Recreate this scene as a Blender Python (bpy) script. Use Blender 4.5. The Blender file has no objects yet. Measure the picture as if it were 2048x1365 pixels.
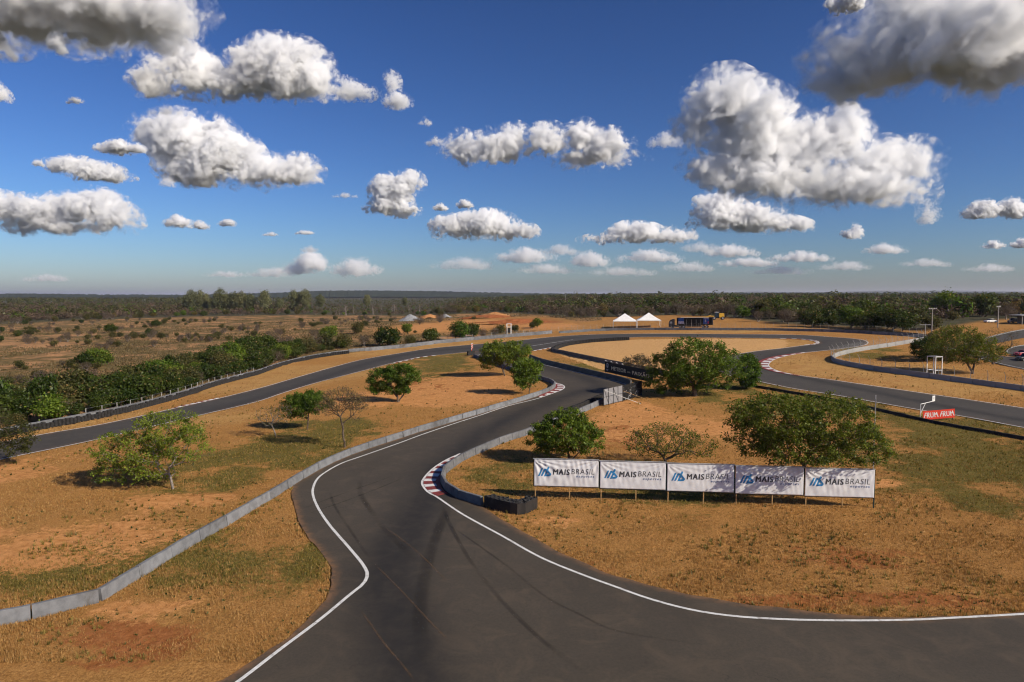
import bpy, bmesh, math, random
import numpy as np
from mathutils import Vector, Matrix
from mathutils.geometry import delaunay_2d_cdt

scene = bpy.context.scene
col = scene.collection
R = math.radians

# ------------------------------------------------------------------ camera
cam_d = bpy.data.cameras.new('camera'); cam = bpy.data.objects.new('camera', cam_d); col.objects.link(cam)
cam.location = (0, 0, 20); cam.rotation_euler = (R(90 - 3.877), 0, 0)
cam_d.lens = 24; cam_d.sensor_width = 36; cam_d.sensor_fit = 'HORIZONTAL'
cam_d.clip_start = 0.5; cam_d.clip_end = 200000
scene.camera = cam

# ------------------------------------------------------------------ sky and sun
SUN_EL, SUN_AZ = R(31), R(120)          # azimuth clockwise from +Y
SUN = Vector((math.sin(SUN_AZ) * math.cos(SUN_EL), math.cos(SUN_AZ) * math.cos(SUN_EL), math.sin(SUN_EL)))
world = bpy.data.worlds.new('World'); scene.world = world; world.use_nodes = True
wn = world.node_tree; wn.nodes.clear()
sky = wn.nodes.new('ShaderNodeTexSky'); sky.sky_type = 'NISHITA'; sky.sun_disc = False
sky.sun_elevation = SUN_EL; sky.sun_rotation = SUN_AZ
sky.altitude = 0; sky.air_density = 1.0; sky.dust_density = 0.55; sky.ozone_density = 8.0
bg = wn.nodes.new('ShaderNodeBackground'); bg.inputs['Strength'].default_value = 0.082
wo = wn.nodes.new('ShaderNodeOutputWorld')
sgm = wn.nodes.new('ShaderNodeGamma'); sgm.inputs[1].default_value = 1.45           # deep dry-season blue
stn = wn.nodes.new('ShaderNodeMix'); stn.data_type = 'RGBA'; stn.blend_type = 'MULTIPLY'; stn.inputs[0].default_value = 1.0; stn.inputs[7].default_value = (.505, .438, .435, 1)
wn.links.new(sky.outputs[0], sgm.inputs[0]); wn.links.new(sgm.outputs[0], stn.inputs[6]); wn.links.new(stn.outputs[2], bg.inputs[0]); wn.links.new(bg.outputs[0], wo.inputs[0])
sun_d = bpy.data.lights.new('sun', 'SUN'); sun_d.energy = 5.0; sun_d.angle = R(0.53); sun_d.color = (1.0, 0.89, 0.72)
sun = bpy.data.objects.new('sun', sun_d); col.objects.link(sun)
sun.rotation_euler = SUN.to_track_quat('Z', 'Y').to_euler(); sun.location = (0, 0, 200)

vs = scene.view_settings
vs.view_transform = 'Standard'; vs.look = 'None'; vs.exposure = 0.26; vs.gamma = 1.0; vs.use_curve_mapping = False
cy = scene.cycles
cy.max_bounces = 24; cy.diffuse_bounces = 3; cy.glossy_bounces = 2; cy.transmission_bounces = 4
cy.volume_bounces = 8; cy.transparent_max_bounces = 48
cy.volume_step_rate = 0.62; cy.volume_max_steps = 256
cy.use_adaptive_sampling = True; cy.adaptive_threshold = 0.035
cy.use_denoising = True; cy.filter_width = 1.15
cy.caustics_reflective = False; cy.caustics_refractive = False

CLOUDS = True
HAZE = 4.2e-5
# surveyed layout, metres: x to the right, y away, origin below the viewpoint
L={}
L['line_left']=[(-15.37,31.29),(-14.2,34.03),(-13.1,37.27),(-11.84,40.84),(-10.82,44.35),(-10.3,46.09),(-10.35,47.62),(-10.93,49.15),(-12.79,52.63),(-15.79,58.01),(-18.12,62.72),(-19.94,67.18),(-20.71,70.02),(-21.17,73.49),(-20.92,76.42),(-20.17,79.82),(-18.64,83.08),(-16.92,86.66),(-14.95,90.79),(-13.09,94.96),(-9.06,102.88),(-5.12,109.87),(-0.78,117.69),(4.61,124.76),(8.22,131.02),(9.91,134.36),(10.64,137.36),(10.37,140.65),(9.1,143.58)]
L['line_right']=[(-6.52,84.38),(-8.06,80.9),(-9.07,77.23),(-9.57,73.45),(-9.58,71.49),(-9.13,69.63),(-8.33,67.68),(-7.61,66.67),(-4.62,61.26),(-0.87,55.54),(2.28,50.69),(5.01,47.62),(6.89,45.77),(9.2,43.6),(11.47,42.11),(13.75,41.3),(16.73,40.87),(20.38,40.71),(24.75,40.81),(28.07,41.13),(32.12,41.56),(37.42,42.18)]
L['line_leg_right']=[(1.68,190.87),(4.85,183.24),(7.93,173.79),(13.37,162.04),(18.12,151.77),(22.82,140.7),(23.69,134.95),(22.9,129.3),(20.63,124.73),(16.37,121.09)]
L['line_leg_left']=[(-8.66,203.17),(-10.79,198.31)]
L['loop_outer']=[(-72.63,83.28),(-69.68,91.73),(-67.84,97.16),(-64.1,104.42),(-61.54,113.34),(-59.87,121.06),(-57.08,132.35),(-54.81,145.08),(-52.59,163.3),(-49.01,183.89),(-44.31,200.79),(-37.02,212.44),(-26.8,225.1),(-14.78,231.2),(-6.86,233.58),(3.52,239.37),(13.54,245.92),(27.44,249.27),(44.98,245.21),(61.21,238.33),(72.5,232.48),(85.23,226.84),(95.23,221.06),(99.86,213.58),(103.16,208.49),(104.46,203.55),(103.3,197.85),(100.29,192.59),(96.88,189.19),(90.02,185.06),(84.75,182.45),(77.23,178.97),(70.33,174.21),(64.99,168.59),(60.83,161.1),(59.63,156.65),(59.63,150.77),(61.65,145.01),(65.52,139.53),(69.75,132.83),(74.93,125.03),(79.58,118.15),(84.04,111.02),(89.29,102.6)]
L['loop_inner']=[(-64.53,73.84),(-62.31,81.89),(-60.46,86.45),(-58.28,91.68),(-55.28,101.67),(-52.05,112.77),(-47.9,126.63),(-46.49,139.99),(-44.16,154.77),(-40.32,168.41),(-36.51,180.34),(-33.59,188.62),(-27.6,200.68),(-20.73,205.81),(-13.84,209.18),(-7.54,209.43),(0.91,206.03),(6.33,205.21),(15.39,215.91),(24.46,228.14),(29.9,232.74),(39.68,232.99),(46.86,232.14),(52.54,229.44),(67.74,221.85),(80.76,214.86),(87.45,211.96),(90.3,207.06),(90.85,203.16),(89.58,198.66),(87.12,195.39),(83.55,193.77),(74.35,188.41),(67.5,185.16),(60.56,180.64),(55.13,175.14),(50.45,167.22),(47.47,158.8),(46.61,151.38),(47.84,145.57),(50.48,139.74),(51.57,136.6),(54.2,130.72),(58.75,123.97),(61.51,119.14),(67.44,108.96),(69.74,106.29),(74.14,97.75),(78.12,89.56)]
L['merge_line']=[(6.43,218.96),(12.56,225.02),(20.89,233.21)]
L['asphalt_main']=[(-15.06,34.17),(-14.21,36.32),(-13.06,38.98),(-12.24,42.39),(-12.15,44.43),(-12.64,46.68),(-13.35,48.97),(-15.18,52.31),(-17.55,56.5),(-20.28,62.42),(-22.38,68.22),(-23.1,71.14),(-22.53,74.93),(-21.78,78.75),(-20.81,82.38),(-19.28,86.01),(-17.39,89.8),(-15.4,93.58),(-13.43,97.48),(-9.29,104.61),(-5.11,111.38),(-0.88,118.42),(3.43,125.42),(6.48,130.94),(8.45,136.41),(8.77,141.58),(5.54,150.46),(0.0,164.47),(-5.11,178.12),(-10.92,195.33),(-12.81,207.42),(-7.7,213.73),(2.5,212.41),(5.68,203.47),(1.7,192.59),(4.89,184.82),(7.99,175.22),(13.47,163.3),(18.25,152.9),(22.98,141.66),(24.19,135.49),(23.18,128.72),(20.65,123.71),(16.18,119.65),(11.53,111.4),(1.92,95.84),(-1.61,90.36),(-3.73,86.73),(-5.48,82.83),(-6.99,79.01),(-7.59,76.13),(-7.31,71.11),(-5.62,66.75),(-2.96,63.93),(-2.28,62.42),(-0.94,59.59),(1.5,55.54),(3.87,51.59),(7.16,47.62),(9.63,45.69),(12.06,44.35),(15.53,42.81),(19.05,41.94),(22.54,41.3),(25.58,41.16),(28.27,41.43),(32.3,41.8),(39.38,42.6),(75.0,38.0),(70.0,0.0),(0.0,-10.0),(-30.0,15.0),(-24.0,30.0)]
L['rub1']=[(-8.22,79.02),(-8.62,67.17),(-8.86,59.59),(-9.0,52.42),(-8.58,46.76),(-7.11,40.2),(-5.28,34.03)]
L['rub2']=[(16.5,134.69),(8.89,125.38),(-1.83,102.94),(-6.17,88.43),(-8.22,79.02)]
L['rub3']=[(2.18,185.17),(9.27,165.64),(16.01,148.79),(17.94,138.21),(15.87,133.58)]
L['rub4']=[(59.21,152.27),(62.69,138.04),(67.0,126.8),(70.8,116.02),(77.47,102.22)]
L['rub5']=[(-51.48,117.21),(-47.75,139.45),(-42.96,180.09),(-34.17,207.45),(-19.93,218.67),(-3.93,222.61),(22.19,239.92)]
L['rub6']=[(92.83,201.96),(78.24,184.83),(64.7,172.16),(58.15,157.66),(59.21,152.27)]
L['seam1']=[(-10.95,57.62),(-7.36,51.9),(-4.5,46.34)]
L['seam2']=[(-10.45,49.91),(-7.61,45.13),(-4.64,39.89),(-3.41,37.82)]
L['seam3']=[(-9.58,42.04),(-7.27,37.82),(-6.11,35.96),(-4.86,33.81)]
L['skid1']=[(-19.77,62.42),(-17.23,67.18),(-14.21,72.28),(-13.01,74.68)]
L['skid2']=[(-19.0,60.69),(-16.21,65.04),(-13.32,70.37),(-11.73,73.66)]
L['skid3']=[(-5.13,57.62),(-0.52,49.43),(2.5,43.6),(4.26,41.5),(5.98,39.58),(10.77,37.82)]
L['skid4']=[(-16.45,72.67),(-15.13,67.18),(-13.24,62.42),(-10.51,56.38),(-7.34,50.39)]
L['skid5']=[(6.8,45.13),(8.71,41.83),(11.25,39.58),(14.23,34.97)]
L['skid6']=[(-2.85,59.59),(1.39,51.39),(5.05,45.93),(8.28,42.88),(14.2,39.46),(19.5,38.11),(28.91,37.27)]
L['skid7']=[(-18.46,68.04),(-16.99,63.94),(-13.82,57.0),(-10.74,50.39)]
L['skid8']=[(-5.99,64.71),(-6.3,54.61),(-6.23,47.62),(-5.67,40.84),(-4.71,35.71)]
L['skid9']=[(-0.96,53.5),(2.54,44.35),(6.37,38.98),(10.19,35.71),(11.78,32.5)]
L['skid10']=[(-7.04,65.51),(-5.08,57.0),(-2.29,47.62),(1.08,39.58),(4.29,34.03)]
L['kerb2']=[(5.41,126.29),(8.22,131.02),(9.91,134.36),(10.64,137.36),(10.37,140.65),(9.1,143.58)]
L['kerb3']=[(77.23,178.97),(70.33,174.21),(64.99,168.59),(60.83,161.1),(59.63,156.65),(59.63,150.77),(61.65,145.01)]
L['kerb4']=[(84.01,213.51),(87.45,211.96),(90.3,207.06),(90.85,203.16),(89.58,198.66),(87.12,195.39),(83.55,193.77)]
L['kerb5']=[(-59.87,121.06),(-58.44,126.77),(-57.08,132.35)]
L['kerb6']=[(-33.59,188.62),(-30.62,194.5),(-27.6,200.68),(-23.19,204.78)]
L['kerb7']=[(6.33,205.21),(10.97,210.32),(15.39,215.91)]
L['wall_a']=[(-36.25,37.27),(-31.29,40.45),(-27.31,42.88),(-26.88,45.31),(-26.32,49.15),(-25.91,53.06),(-25.36,56.63),(-24.68,59.93),(-24.22,63.63),(-23.58,67.24),(-23.16,71.33),(-22.56,75.04),(-21.82,78.89),(-20.84,82.5),(-19.31,86.15),(-17.44,90.1),(-15.45,93.87),(-13.48,97.79),(-11.4,101.31),(-9.31,104.81),(-7.22,108.44),(-5.12,111.6),(-2.98,115.31),(-0.88,118.66),(1.26,122.12),(3.43,125.69),(5.54,129.33),(7.26,132.9),(8.61,137.34),(8.71,142.27),(5.56,150.85),(0.0,165.36),(-5.14,179.14),(-10.99,196.55)]
L['wall_b']=[(16.09,119.66),(11.53,111.4),(6.55,102.95),(1.95,95.32),(-1.6,90.07),(-3.65,86.19),(-5.45,82.46),(-6.79,78.78),(-7.55,75.71),(-7.33,71.11),(-5.62,66.66),(-2.86,63.85)]
L['wall_c']=[(4.83,187.55),(8.06,176.66),(13.54,164.14),(18.29,153.27),(23.08,142.31),(24.21,137.94)]
L['wall_d']=[(11.86,201.71),(15.1,193.7),(22.64,175.87),(27.42,165.53),(31.79,156.37),(34.71,149.06)]
L['wall_e1']=[(-53.59,222.91),(-47.68,226.04),(-36.24,232.63),(-24.44,242.96),(-11.38,250.05),(0.0,254.54),(15.34,261.42)]
L['wall_e2']=[(17.97,260.5),(28.98,263.34),(38.61,263.17),(56.53,256.92),(73.13,249.25),(90.77,241.69),(99.8,236.21),(110.85,228.23),(117.94,218.07),(123.53,210.66),(124.18,204.06)]
L['wall_f']=[(119.42,197.86),(105.36,188.22),(95.25,182.04),(87.49,176.58),(82.03,171.61),(78.63,167.02),(77.12,161.98),(78.38,154.97),(79.83,151.21),(81.22,147.62),(83.17,144.93),(86.44,139.29),(88.73,135.68),(91.04,131.74),(94.86,125.53),(100.09,115.2)]
L['wall_k']=[(47.31,133.33),(50.68,128.13),(55.01,120.92),(59.34,110.85),(62.49,102.47),(64.18,98.93),(69.14,91.05),(72.93,83.51)]
L['tyre_near']=[(-2.18,63.47),(-0.74,62.27),(0.73,61.47),(1.98,63.02)]
L['tyre_g']=[(-75.65,86.06),(-73.48,93.11),(-71.02,101.02),(-68.47,108.97),(-66.49,118.0),(-65.82,129.69),(-65.92,137.58),(-66.83,151.25),(-66.31,163.86),(-65.22,172.9),(-65.15,191.58),(-61.34,208.49),(-56.77,216.27),(-52.85,219.85)]
L['tyre_d']=[(11.94,203.0),(14.57,211.0),(18.55,217.64),(25.51,222.65),(32.34,224.71),(38.42,225.54)]
L['tyre_end']=[(-12.7,200.88),(-11.57,201.71)]
L['tyre_b']=[(16.54,123.08),(11.84,114.42),(8.36,108.68)]
L['tyre_e']=[(112.3,229.85),(118.82,219.71),(124.44,212.22),(125.03,206.21)]
L['fence_far']=[(5.06,265.03),(18.27,264.98),(29.43,267.49),(39.21,267.32),(57.39,260.84),(74.21,252.94),(92.07,245.19),(101.22,239.58),(112.56,231.79),(120.17,222.22),(125.37,213.81),(125.87,206.85)]
L['fence_right']=[(120.15,199.07),(105.93,189.24),(95.73,182.97),(88.13,177.88),(82.69,173.27),(79.02,168.65),(77.64,163.09),(78.89,156.0),(81.74,148.57),(83.62,145.72),(86.96,140.13),(89.24,136.48),(91.73,132.75),(95.54,126.45),(100.77,116.0)]
L['fence_left']=[(-26.15,247.3),(-11.61,255.11),(0.0,259.83),(6.91,261.77)]
L['trees']={'t1':(-35.06,69.49),'t2':(-62.7,79.41),'t3':(-33.43,95.54),'t4':(-30.3,100.01),'t5':(-21.85,88.14),'t6':(-20.91,124.14),'t7':(-1.61,156.36),'t8':(3.27,130.46),'t9':(33.79,125.03),'t9b':(45.71,131.82),'t9c':(29.49,157.63),'t10':(6.9,80.06),'t11':(18.03,77.72),'t12':(29.71,69.2),'t13a':(98.12,161.85),'t13b':(97.55,143.78),'t13c':(110.37,156.06),'t13d':(106.64,163.99)}
L['pts']={'banner_l':(2.12,66.0),'banner_r':(34.06,63.01),'sign_m0':(21.39,156.95),'sign_m1':(28.97,139.8),'panel0':(15.8,116.86),'panel1':(19.72,120.8),'panel2':(24.09,125.96),'frum0':(62.75,103.15),'frum1':(67.87,103.51),'arm':(63.01,104.36),'mast':(40.54,75.48),'scaf1':(-1.14,259.33),'scaf2':(88.38,142.12),'tent1':(45.3,273.34),'tent2':(53.84,268.92),'truck0':(61.02,261.65),'truck1':(76.01,255.3),'mach':(92.53,303.54),'pole1':(114.51,188.96),'pole2':(133.96,217.61),'pole3':(169.83,238.52),'lamp':(110.18,160.52),'cone1':(-12.67,212.9),'cone2':(-12.7,218.69),'heap1':(-66.86,449.45),'heap2':(-46.79,476.63),'heap3':(-14.26,442.26),'heap4':(4.1,349.57),'heap5':(-11.58,465.11),'heap6':(-57.41,477.81),'shed':(188.6,253.24),'car1':(118.78,159.69),'car2':(123.25,166.27),'car3':(179.93,259.5),'car4':(188.38,258.57),'road_r0':(110.37,168.45),'pole_far1':(-308.87,703.1),'pole_far2':(-559.79,1157.51),'pole_far3':(-27.04,1087.3),'pole_far4':(58.92,752.72)}
L['side_road']=[(115.39,183.47),(114.12,172.28),(111.87,157.37),(111.86,148.35),(115.27,132.94),(136.93,158.27),(122.33,162.41),(118.99,167.5),(119.34,173.44),(122.2,180.57)]
L['side_road2']=[(124.78,187.49),(135.23,196.77),(156.23,215.95),(171.03,227.72),(222.85,258.55),(186.66,216.35),(151.47,201.52),(136.55,190.51),(125.93,183.12)]
L['side_road3']=[(124.44,171.15),(128.99,176.94),(134.62,182.14),(141.22,185.57),(163.24,189.02),(136.93,158.27),(123.67,162.29)]
L['green']=[(-31.57,78.04,7.6,10.5),(-28.68,51.39,7.3,6.2),(-29.28,97.82,6.6,9.0),(-31.29,47.62,7.2,3.5),(-22.64,94.25,4.2,8.2),(-21.6,219.33,13.1,15.3),(-21.36,176.95,8.0,21.1),(-1.3,72.63,4.3,5.9),(51.19,78.61,10.5,13.3),(64.4,90.84,8.0,11.1),(50.97,119.82,12.8,11.2),(41.07,130.65,7.4,8.0),(95.5,181.49,7.3,5.5),(91.18,168.44,6.9,4.7),(45.24,65.49,5.9,3.2),(-15.09,52.42,0.8,4.2),(19.54,170.15,6.0,7.1),(14.14,181.36,5.2,6.0),(16.53,72.57,6.5,5.8)]
L['bare']=[(-36.5,55.78,7.9,4.8),(-37.1,52.42,5.1,3.2),(-15.02,141.39,11.5,13.0),(-4.89,150.65,6.6,11.7),(21.33,117.36,4.3,6.4),(16.23,101.47,5.2,8.9),(26.64,101.08,6.7,8.7),(-28.57,127.23,5.8,9.0),(-32.46,65.53,4.9,2.4),(-56.97,77.06,4.6,5.7),(-11.48,125.36,8.4,6.7),(38.69,71.56,3.2,1.5),(-65.41,154.51,7.3,11.5),(-23.22,42.53,3.2,1.8),(25.14,194.33,13.4,14.0),(40.73,208.47,8.4,11.0),(3.39,59.59,2.7,1.3),(40.22,94.2,5.5,6.0)]
L['red']=[(-21.88,37.82,3.7,2.5),(26.06,51.39,5.8,3.1),(25.5,43.6,7.2,1.6),(15.64,43.6,3.9,1.0),(15.88,94.81,4.9,9.4),(79.19,129.97,18.3,5.9),(76.69,141.4,15.7,5.8),(26.49,97.71,6.4,6.5),(-12.9,141.04,13.5,15.7),(-30.26,67.19,4.5,2.0),(-26.15,39.58,3.6,1.5),(5.69,48.51,2.2,1.3),(66.3,156.34,6.5,5.6)]
L['verge']=[(-59.62,111.31,18.5,6.8),(-54.98,176.04,20.5,13.3),(-28.38,221.97,24.6,12.5),(-4.19,237.55,20.3,8.9),(75.93,242.96,31.1,5.7),(-60.0,155.28,12.2,13.3),(-67.02,97.87,8.8,5.2),(80.6,150.77,18.7,7.8),(70.97,167.49,6.8,7.9),(83.78,129.65,14.6,6.9),(69.48,198.7,20.9,9.6)]
L['works']=[(-25.36,368.08,31.8,59.8),(-35.66,337.7,23.1,33.9),(16.98,304.74,14.5,24.5),(-3.88,377.98,23.5,48.5),(11.32,335.67,13.6,33.6)]
L['crowns']={'t1':[(-4.87,3.78,3.82,2.29),(-0.67,6.13,3.56,2.04),(2.12,4.56,2.29,1.78),(-6.5,1.95,2.29,1.53),(-2.32,2.99,3.05,2.55)],'t2':[(3.31,3.58,3.49,2.33),(4.74,2.69,2.21,1.16),(0.14,4.77,4.07,2.91)],'t3':[(-0.78,2.86,2.24,1.54),(1.0,3.36,1.75,1.54)],'t4':[(-1.78,3.29,2.78,1.83),(1.19,4.03,2.56,1.83),(-0.65,4.41,2.2,1.47)],'t5':[(-0.54,6.27,2.71,1.68),(1.73,5.94,1.81,1.29),(-2.19,5.28,1.81,1.03),(1.5,3.96,0.9,0.52)],'t6':[(-3.25,4.24,2.55,2.0),(0.88,5.16,3.82,1.82),(-0.52,2.68,3.18,1.27),(-4.19,2.4,1.64,0.91)],'t7':[(-1.15,5.43,4.58,2.98),(2.3,5.43,3.89,2.75),(-4.03,3.47,2.06,1.6)],'t8':[(-0.77,4.45,2.87,2.48),(0.67,4.16,2.1,2.39),(-1.25,2.23,1.91,1.15)],'t9':[(-0.13,6.67,6.41,4.4),(-4.69,4.36,4.58,3.66),(4.5,5.29,4.58,3.85),(-6.5,2.51,3.21,2.02),(-0.53,3.44,5.5,2.75)],'t9b':[(-0.08,3.42,2.12,3.28)],'t9c':[(-0.37,1.63,4.04,2.31)],'t10':[(-0.61,3.61,3.81,2.46),(-2.98,3.01,2.23,2.05),(2.06,2.71,2.35,1.76),(-0.03,5.11,2.35,1.29)],'t11':[(-0.1,2.92,4.27,2.16),(-2.69,2.63,2.56,1.59),(3.07,2.63,2.56,1.59)],'t12':[(-3.93,7.97,4.29,2.38),(0.89,7.72,4.29,2.62),(-6.3,6.51,2.62,2.14),(3.85,5.53,2.62,2.14),(-1.93,5.29,4.76,1.9),(-7.32,8.94,1.67,1.19)],'t13a':[(-0.12,2.99,3.32,2.61)],'t13b':[(-2.92,6.16,6.32,4.21),(1.35,5.1,5.27,3.16)],'t13c':[(1.46,5.53,5.14,3.2)],'t13d':[(-2.35,3.99,5.41,3.84)]}
L['clouds']={'c1':(3560,[(-2440,1447,391,117),(-2085,1459,339,130),(-1757,1435,208,117),(-1963,1361,234,65),(-2593,1435,208,104),(-2895,1459,313,130)]),'c2':(3448,[(-2242,1266,40,50),(-2219,1223,35,35)]),'c3':(4254,[(-2018,1445,193,102),(-2205,1311,109,77),(-1898,1385,124,124),(-1411,1385,274,162),(-1230,1326,140,124),(-1595,1311,187,109),(-1841,1251,280,49),(-1414,1251,280,56),(-1170,1236,124,56),(-2055,1236,155,40)]),'c3b':(4368,[(-1045,1306,96,57),(-904,1284,89,32),(-750,1336,44,64),(-717,1223,76,51)]),'c4':(7800,[(-4061,1866,228,142),(-3672,1756,342,257),(-3388,1855,228,142),(-3284,1590,400,228),(-2894,1424,400,171),(-2444,1396,257,160),(-3514,1424,400,188),(-3066,1313,628,102),(-2276,1369,114,137),(-3896,1756,142,142)]),'c4b':(5892,[(-3328,1260,207,60)]),'c5':(7513,[(-4793,1426,231,77),(-4525,1346,275,93),(-4311,1276,209,60)]),'c6':(14243,[(-10571,1771,626,271),(-9748,1720,834,271),(-8814,1822,730,313),(-8308,1566,573,271),(-9245,1412,1252,166),(-10281,1382,626,146)]),'c7':(12600,[(-6117,1342,276,101),(-5753,1279,230,83)]),'c7b':(12409,[(-5124,1296,181,72)]),'c8':(10705,[(-1851,1604,313,235),(-1656,1719,235,172),(-1485,1757,109,125),(-1970,1412,274,156),(-1660,1336,196,125)]),'c9':(6685,[(-501,1413,156,137),(-115,1413,244,166),(28,1508,117,117),(-308,1309,293,63)]),'c9b':(6604,[(337,1467,193,135),(670,1513,125,135),(932,1420,193,135),(743,1303,387,77),(1124,1279,169,48)]),'c10':(10237,[(3055,2804,465,375),(2767,2516,337,300),(3502,2516,562,510),(3954,2154,600,375),(4394,2226,450,375),(4834,2299,390,360),(5363,1936,525,337),(5880,1936,375,285),(5003,1644,900,285),(3891,1717,750,247),(3147,1936,510,210),(5749,1498,450,210),(4640,1425,900,195)]),'c11':(13881,[(4185,1726,457,325),(4794,1527,661,264),(5503,1377,457,152),(4091,1427,457,132)]),'c12':(4044,[(2096,1402,311,177),(2469,1459,385,260),(2815,1459,325,245),(1921,1459,148,103),(2376,1627,355,177),(2794,1290,237,65),(3160,1487,325,237)]),'c12b':(2951,[(1396,1237,82,43)]),'c13':(11296,[(7665,1368,314,165),(8155,1408,372,148)]),'c14':(16058,[(-629,1648,682,282),(-1387,1590,447,211),(69,1474,470,188),(-747,1324,941,94)]),'c15':(16714,[(2987,1474,612,244),(3838,1413,551,195),(2138,1329,489,97)]),'c16':(16058,[(7945,1440,258,188)]),'s1':(14368,[(-5053,1269,178,52)]),'s2':(14000,[(-4210,1268,225,51)]),'s3':(4321,[(-2709,1216,63,22)]),'s4':(6500,[(-4446,1246,61,42)]),'s5':(9692,[(-660,1274,134,71)]),'s6':(9867,[(-1029,1261,122,57)]),'s7':(18200,[(12722,1314,320,120),(13449,1340,333,146)]),'s8':(4333,[(-3186,1265,47,69)]),'h1':(26000,[(-7653,1248,609,304),(-8227,965,857,190)]),'h2':(26000,[(-5951,1003,914,304)]),'h4':(26000,[(492,1436,1142,247)]),'h5':(26000,[(2954,1304,761,247)]),'h6':(26000,[(5225,1436,1142,209)]),'h7':(22750,[(7219,1424,833,183)]),'h8':(26000,[(9017,1210,1142,152)]),'h9':(25593,[(10736,1396,1125,168)]),'h10':(20475,[(11114,1357,600,135)]),'k1':(26000,[(-9178,814,952,152)]),'k2':(26000,[(-10886,776,761,114)]),'k3':(26000,[(-1781,1154,1142,209)]),'k4':(26000,[(1251,965,1142,171)]),'k5':(26000,[(4095,871,1333,152)]),'k6':(26000,[(6747,1041,952,171)]),'k7':(26000,[(10162,909,1142,152)]),'k8':(26000,[(12621,1078,952,152)]),'k9':(23400,[(1634,1498,685,154)]),'k10':(21000,[(5744,1437,615,138)]),'k11':(26000,[(15649,1191,952,133)]),'k12':(23400,[(-6879,1549,308,102)]),'k13':(26000,[(-17721,625,952,133)]),'k14':(26000,[(18121,1003,952,133)]),'w1':(5648,[(-626,1257,91,41)]),'w2':(4889,[(-611,1229,50,35)]),'w3':(8621,[(-2084,1246,189,37)]),'w4':(6423,[(1415,1427,159,84)]),'w5':(7121,[(-3547,1175,83,73)]),'w6':(4817,[(-2400,1279,141,42)]),'w7':(11296,[(6807,1327,165,215)])}
L['treeline']=[(-357.05,433.27),(-334.77,445.94),(-314.38,520.69),(-262.83,575.01),(-189.77,611.12),(-108.52,561.23),(-63.56,529.14),(-38.33,556.86),(-9.36,532.75),(12.23,463.81),(28.69,408.03),(42.91,375.49),(61.46,371.23),(88.44,370.42),(102.03,334.84),(101.44,290.8),(103.89,264.39),(112.56,249.2),(119.32,240.68),(127.76,230.39),(133.24,225.33),(141.39,227.84),(161.92,246.48),(189.23,270.11),(211.08,281.35),(236.74,287.0)]
L['band']=[(-81.02,92.25),(-77.98,98.9),(-73.93,105.22),(-71.54,113.91),(-69.93,124.18),(-69.26,136.54),(-69.83,145.82),(-71.12,161.04),(-70.63,174.62),(-69.73,184.95),(-69.07,203.18),(-65.15,221.51),(-57.4,233.84)]
L['bush']={'round1':(-43.99,240.46),'b2':(-29.98,248.95),'b3':(-20.18,252.19),'b4':(-15.2,262.09),'b5':(-58.23,237.27),'b6':(-51.83,239.97),'b7':(-36.08,240.8),'b8':(11.14,297.83),'b9':(8.8,292.67),'b10':(-126.6,201.36),'b11':(-124.1,203.36),'b12':(-42.63,403.91),'b13':(-4.76,270.32),'b14':(1.22,277.01),'b15':(-51.15,379.22),'b16':(-6.54,262.08),'b17':(-11.08,255.87),'b18':(-44.79,292.09),'b19':(-69.03,304.48),'b20':(-73.24,274.07)}
L['euc']=[(-352.33,738.15),(-345.25,738.02),(-321.39,703.46),(-308.12,687.6),(-294.97,672.52),(-287.45,672.22),(-279.93,671.88),(-272.39,671.49),(-264.84,671.05),(-257.28,670.56),(-242.12,669.36),(-237.38,698.76),(-232.51,731.79),(-221.35,730.33),(-215.89,768.03),(-169.41,800.87),(-130.4,832.62)]

rng = np.random.default_rng(7)
random.seed(7)

# ------------------------------------------------------------------ noise, terrain
def ss(t):
    t = np.clip(t, 0, 1); return t * t * (3 - 2 * t)
def terrain(x, y):
    X = 1.2 * np.tanh(np.asarray(x) / 120)
    return ss((y - 60) / 150) * (2 + 4.5 * X) + ss((y - 150) / 170) * 3.5 + ss((y - 350) / 500) * 3.0
def tz(x, y): return float(terrain(float(x), float(y)))
def _h(i, j, k, s):
    n = (i * 374761393 + j * 668265263 + k * 2147483647 + s * 974634777) & 0xffffffff
    n = ((n ^ (n >> 13)) * 1274126177) & 0xffffffff
    n = ((n ^ (n >> 16)) * 2246822519) & 0xffffffff
    return ((n ^ (n >> 15)) & 0xffffff) / float(0xffffff)
def vnoise3(p, s=0):
    p = np.asarray(p, float); f = np.floor(p); i = f.astype(np.int64); u = p - f; u = u * u * u * (u * (u * 6 - 15) + 10)
    r = 0
    for a in (0, 1):
        wa = u[:, 0] if a else 1 - u[:, 0]
        for b in (0, 1):
            wb = u[:, 1] if b else 1 - u[:, 1]
            for c in (0, 1):
                wc = u[:, 2] if c else 1 - u[:, 2]
                r = r + wa * wb * wc * _h(i[:, 0] + a, i[:, 1] + b, i[:, 2] + c, s)
    return r
def vnoise2(x, y, s=0):
    x = np.asarray(x, float); y = np.asarray(y, float)
    fx = np.floor(x); fy = np.floor(y); i = fx.astype(np.int64); j = fy.astype(np.int64)
    u = x - fx; v = y - fy; u = u * u * (3 - 2 * u); v = v * v * (3 - 2 * v)
    return ((1 - u) * (1 - v) * _h(i, j, 0, s) + u * (1 - v) * _h(i + 1, j, 0, s) + (1 - u) * v * _h(i, j + 1, 0, s) + u * v * _h(i + 1, j + 1, 0, s))
def fbm2(x, y, scale, octv=4, s=0):
    r = 0; a = .5; t = 0
    for o in range(octv):
        r = r + a * vnoise2(x / scale + 17.3 * o, y / scale - 9.1 * o, s + o); t += a; a *= .5; scale = scale / 2.07
    return r / t

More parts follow.
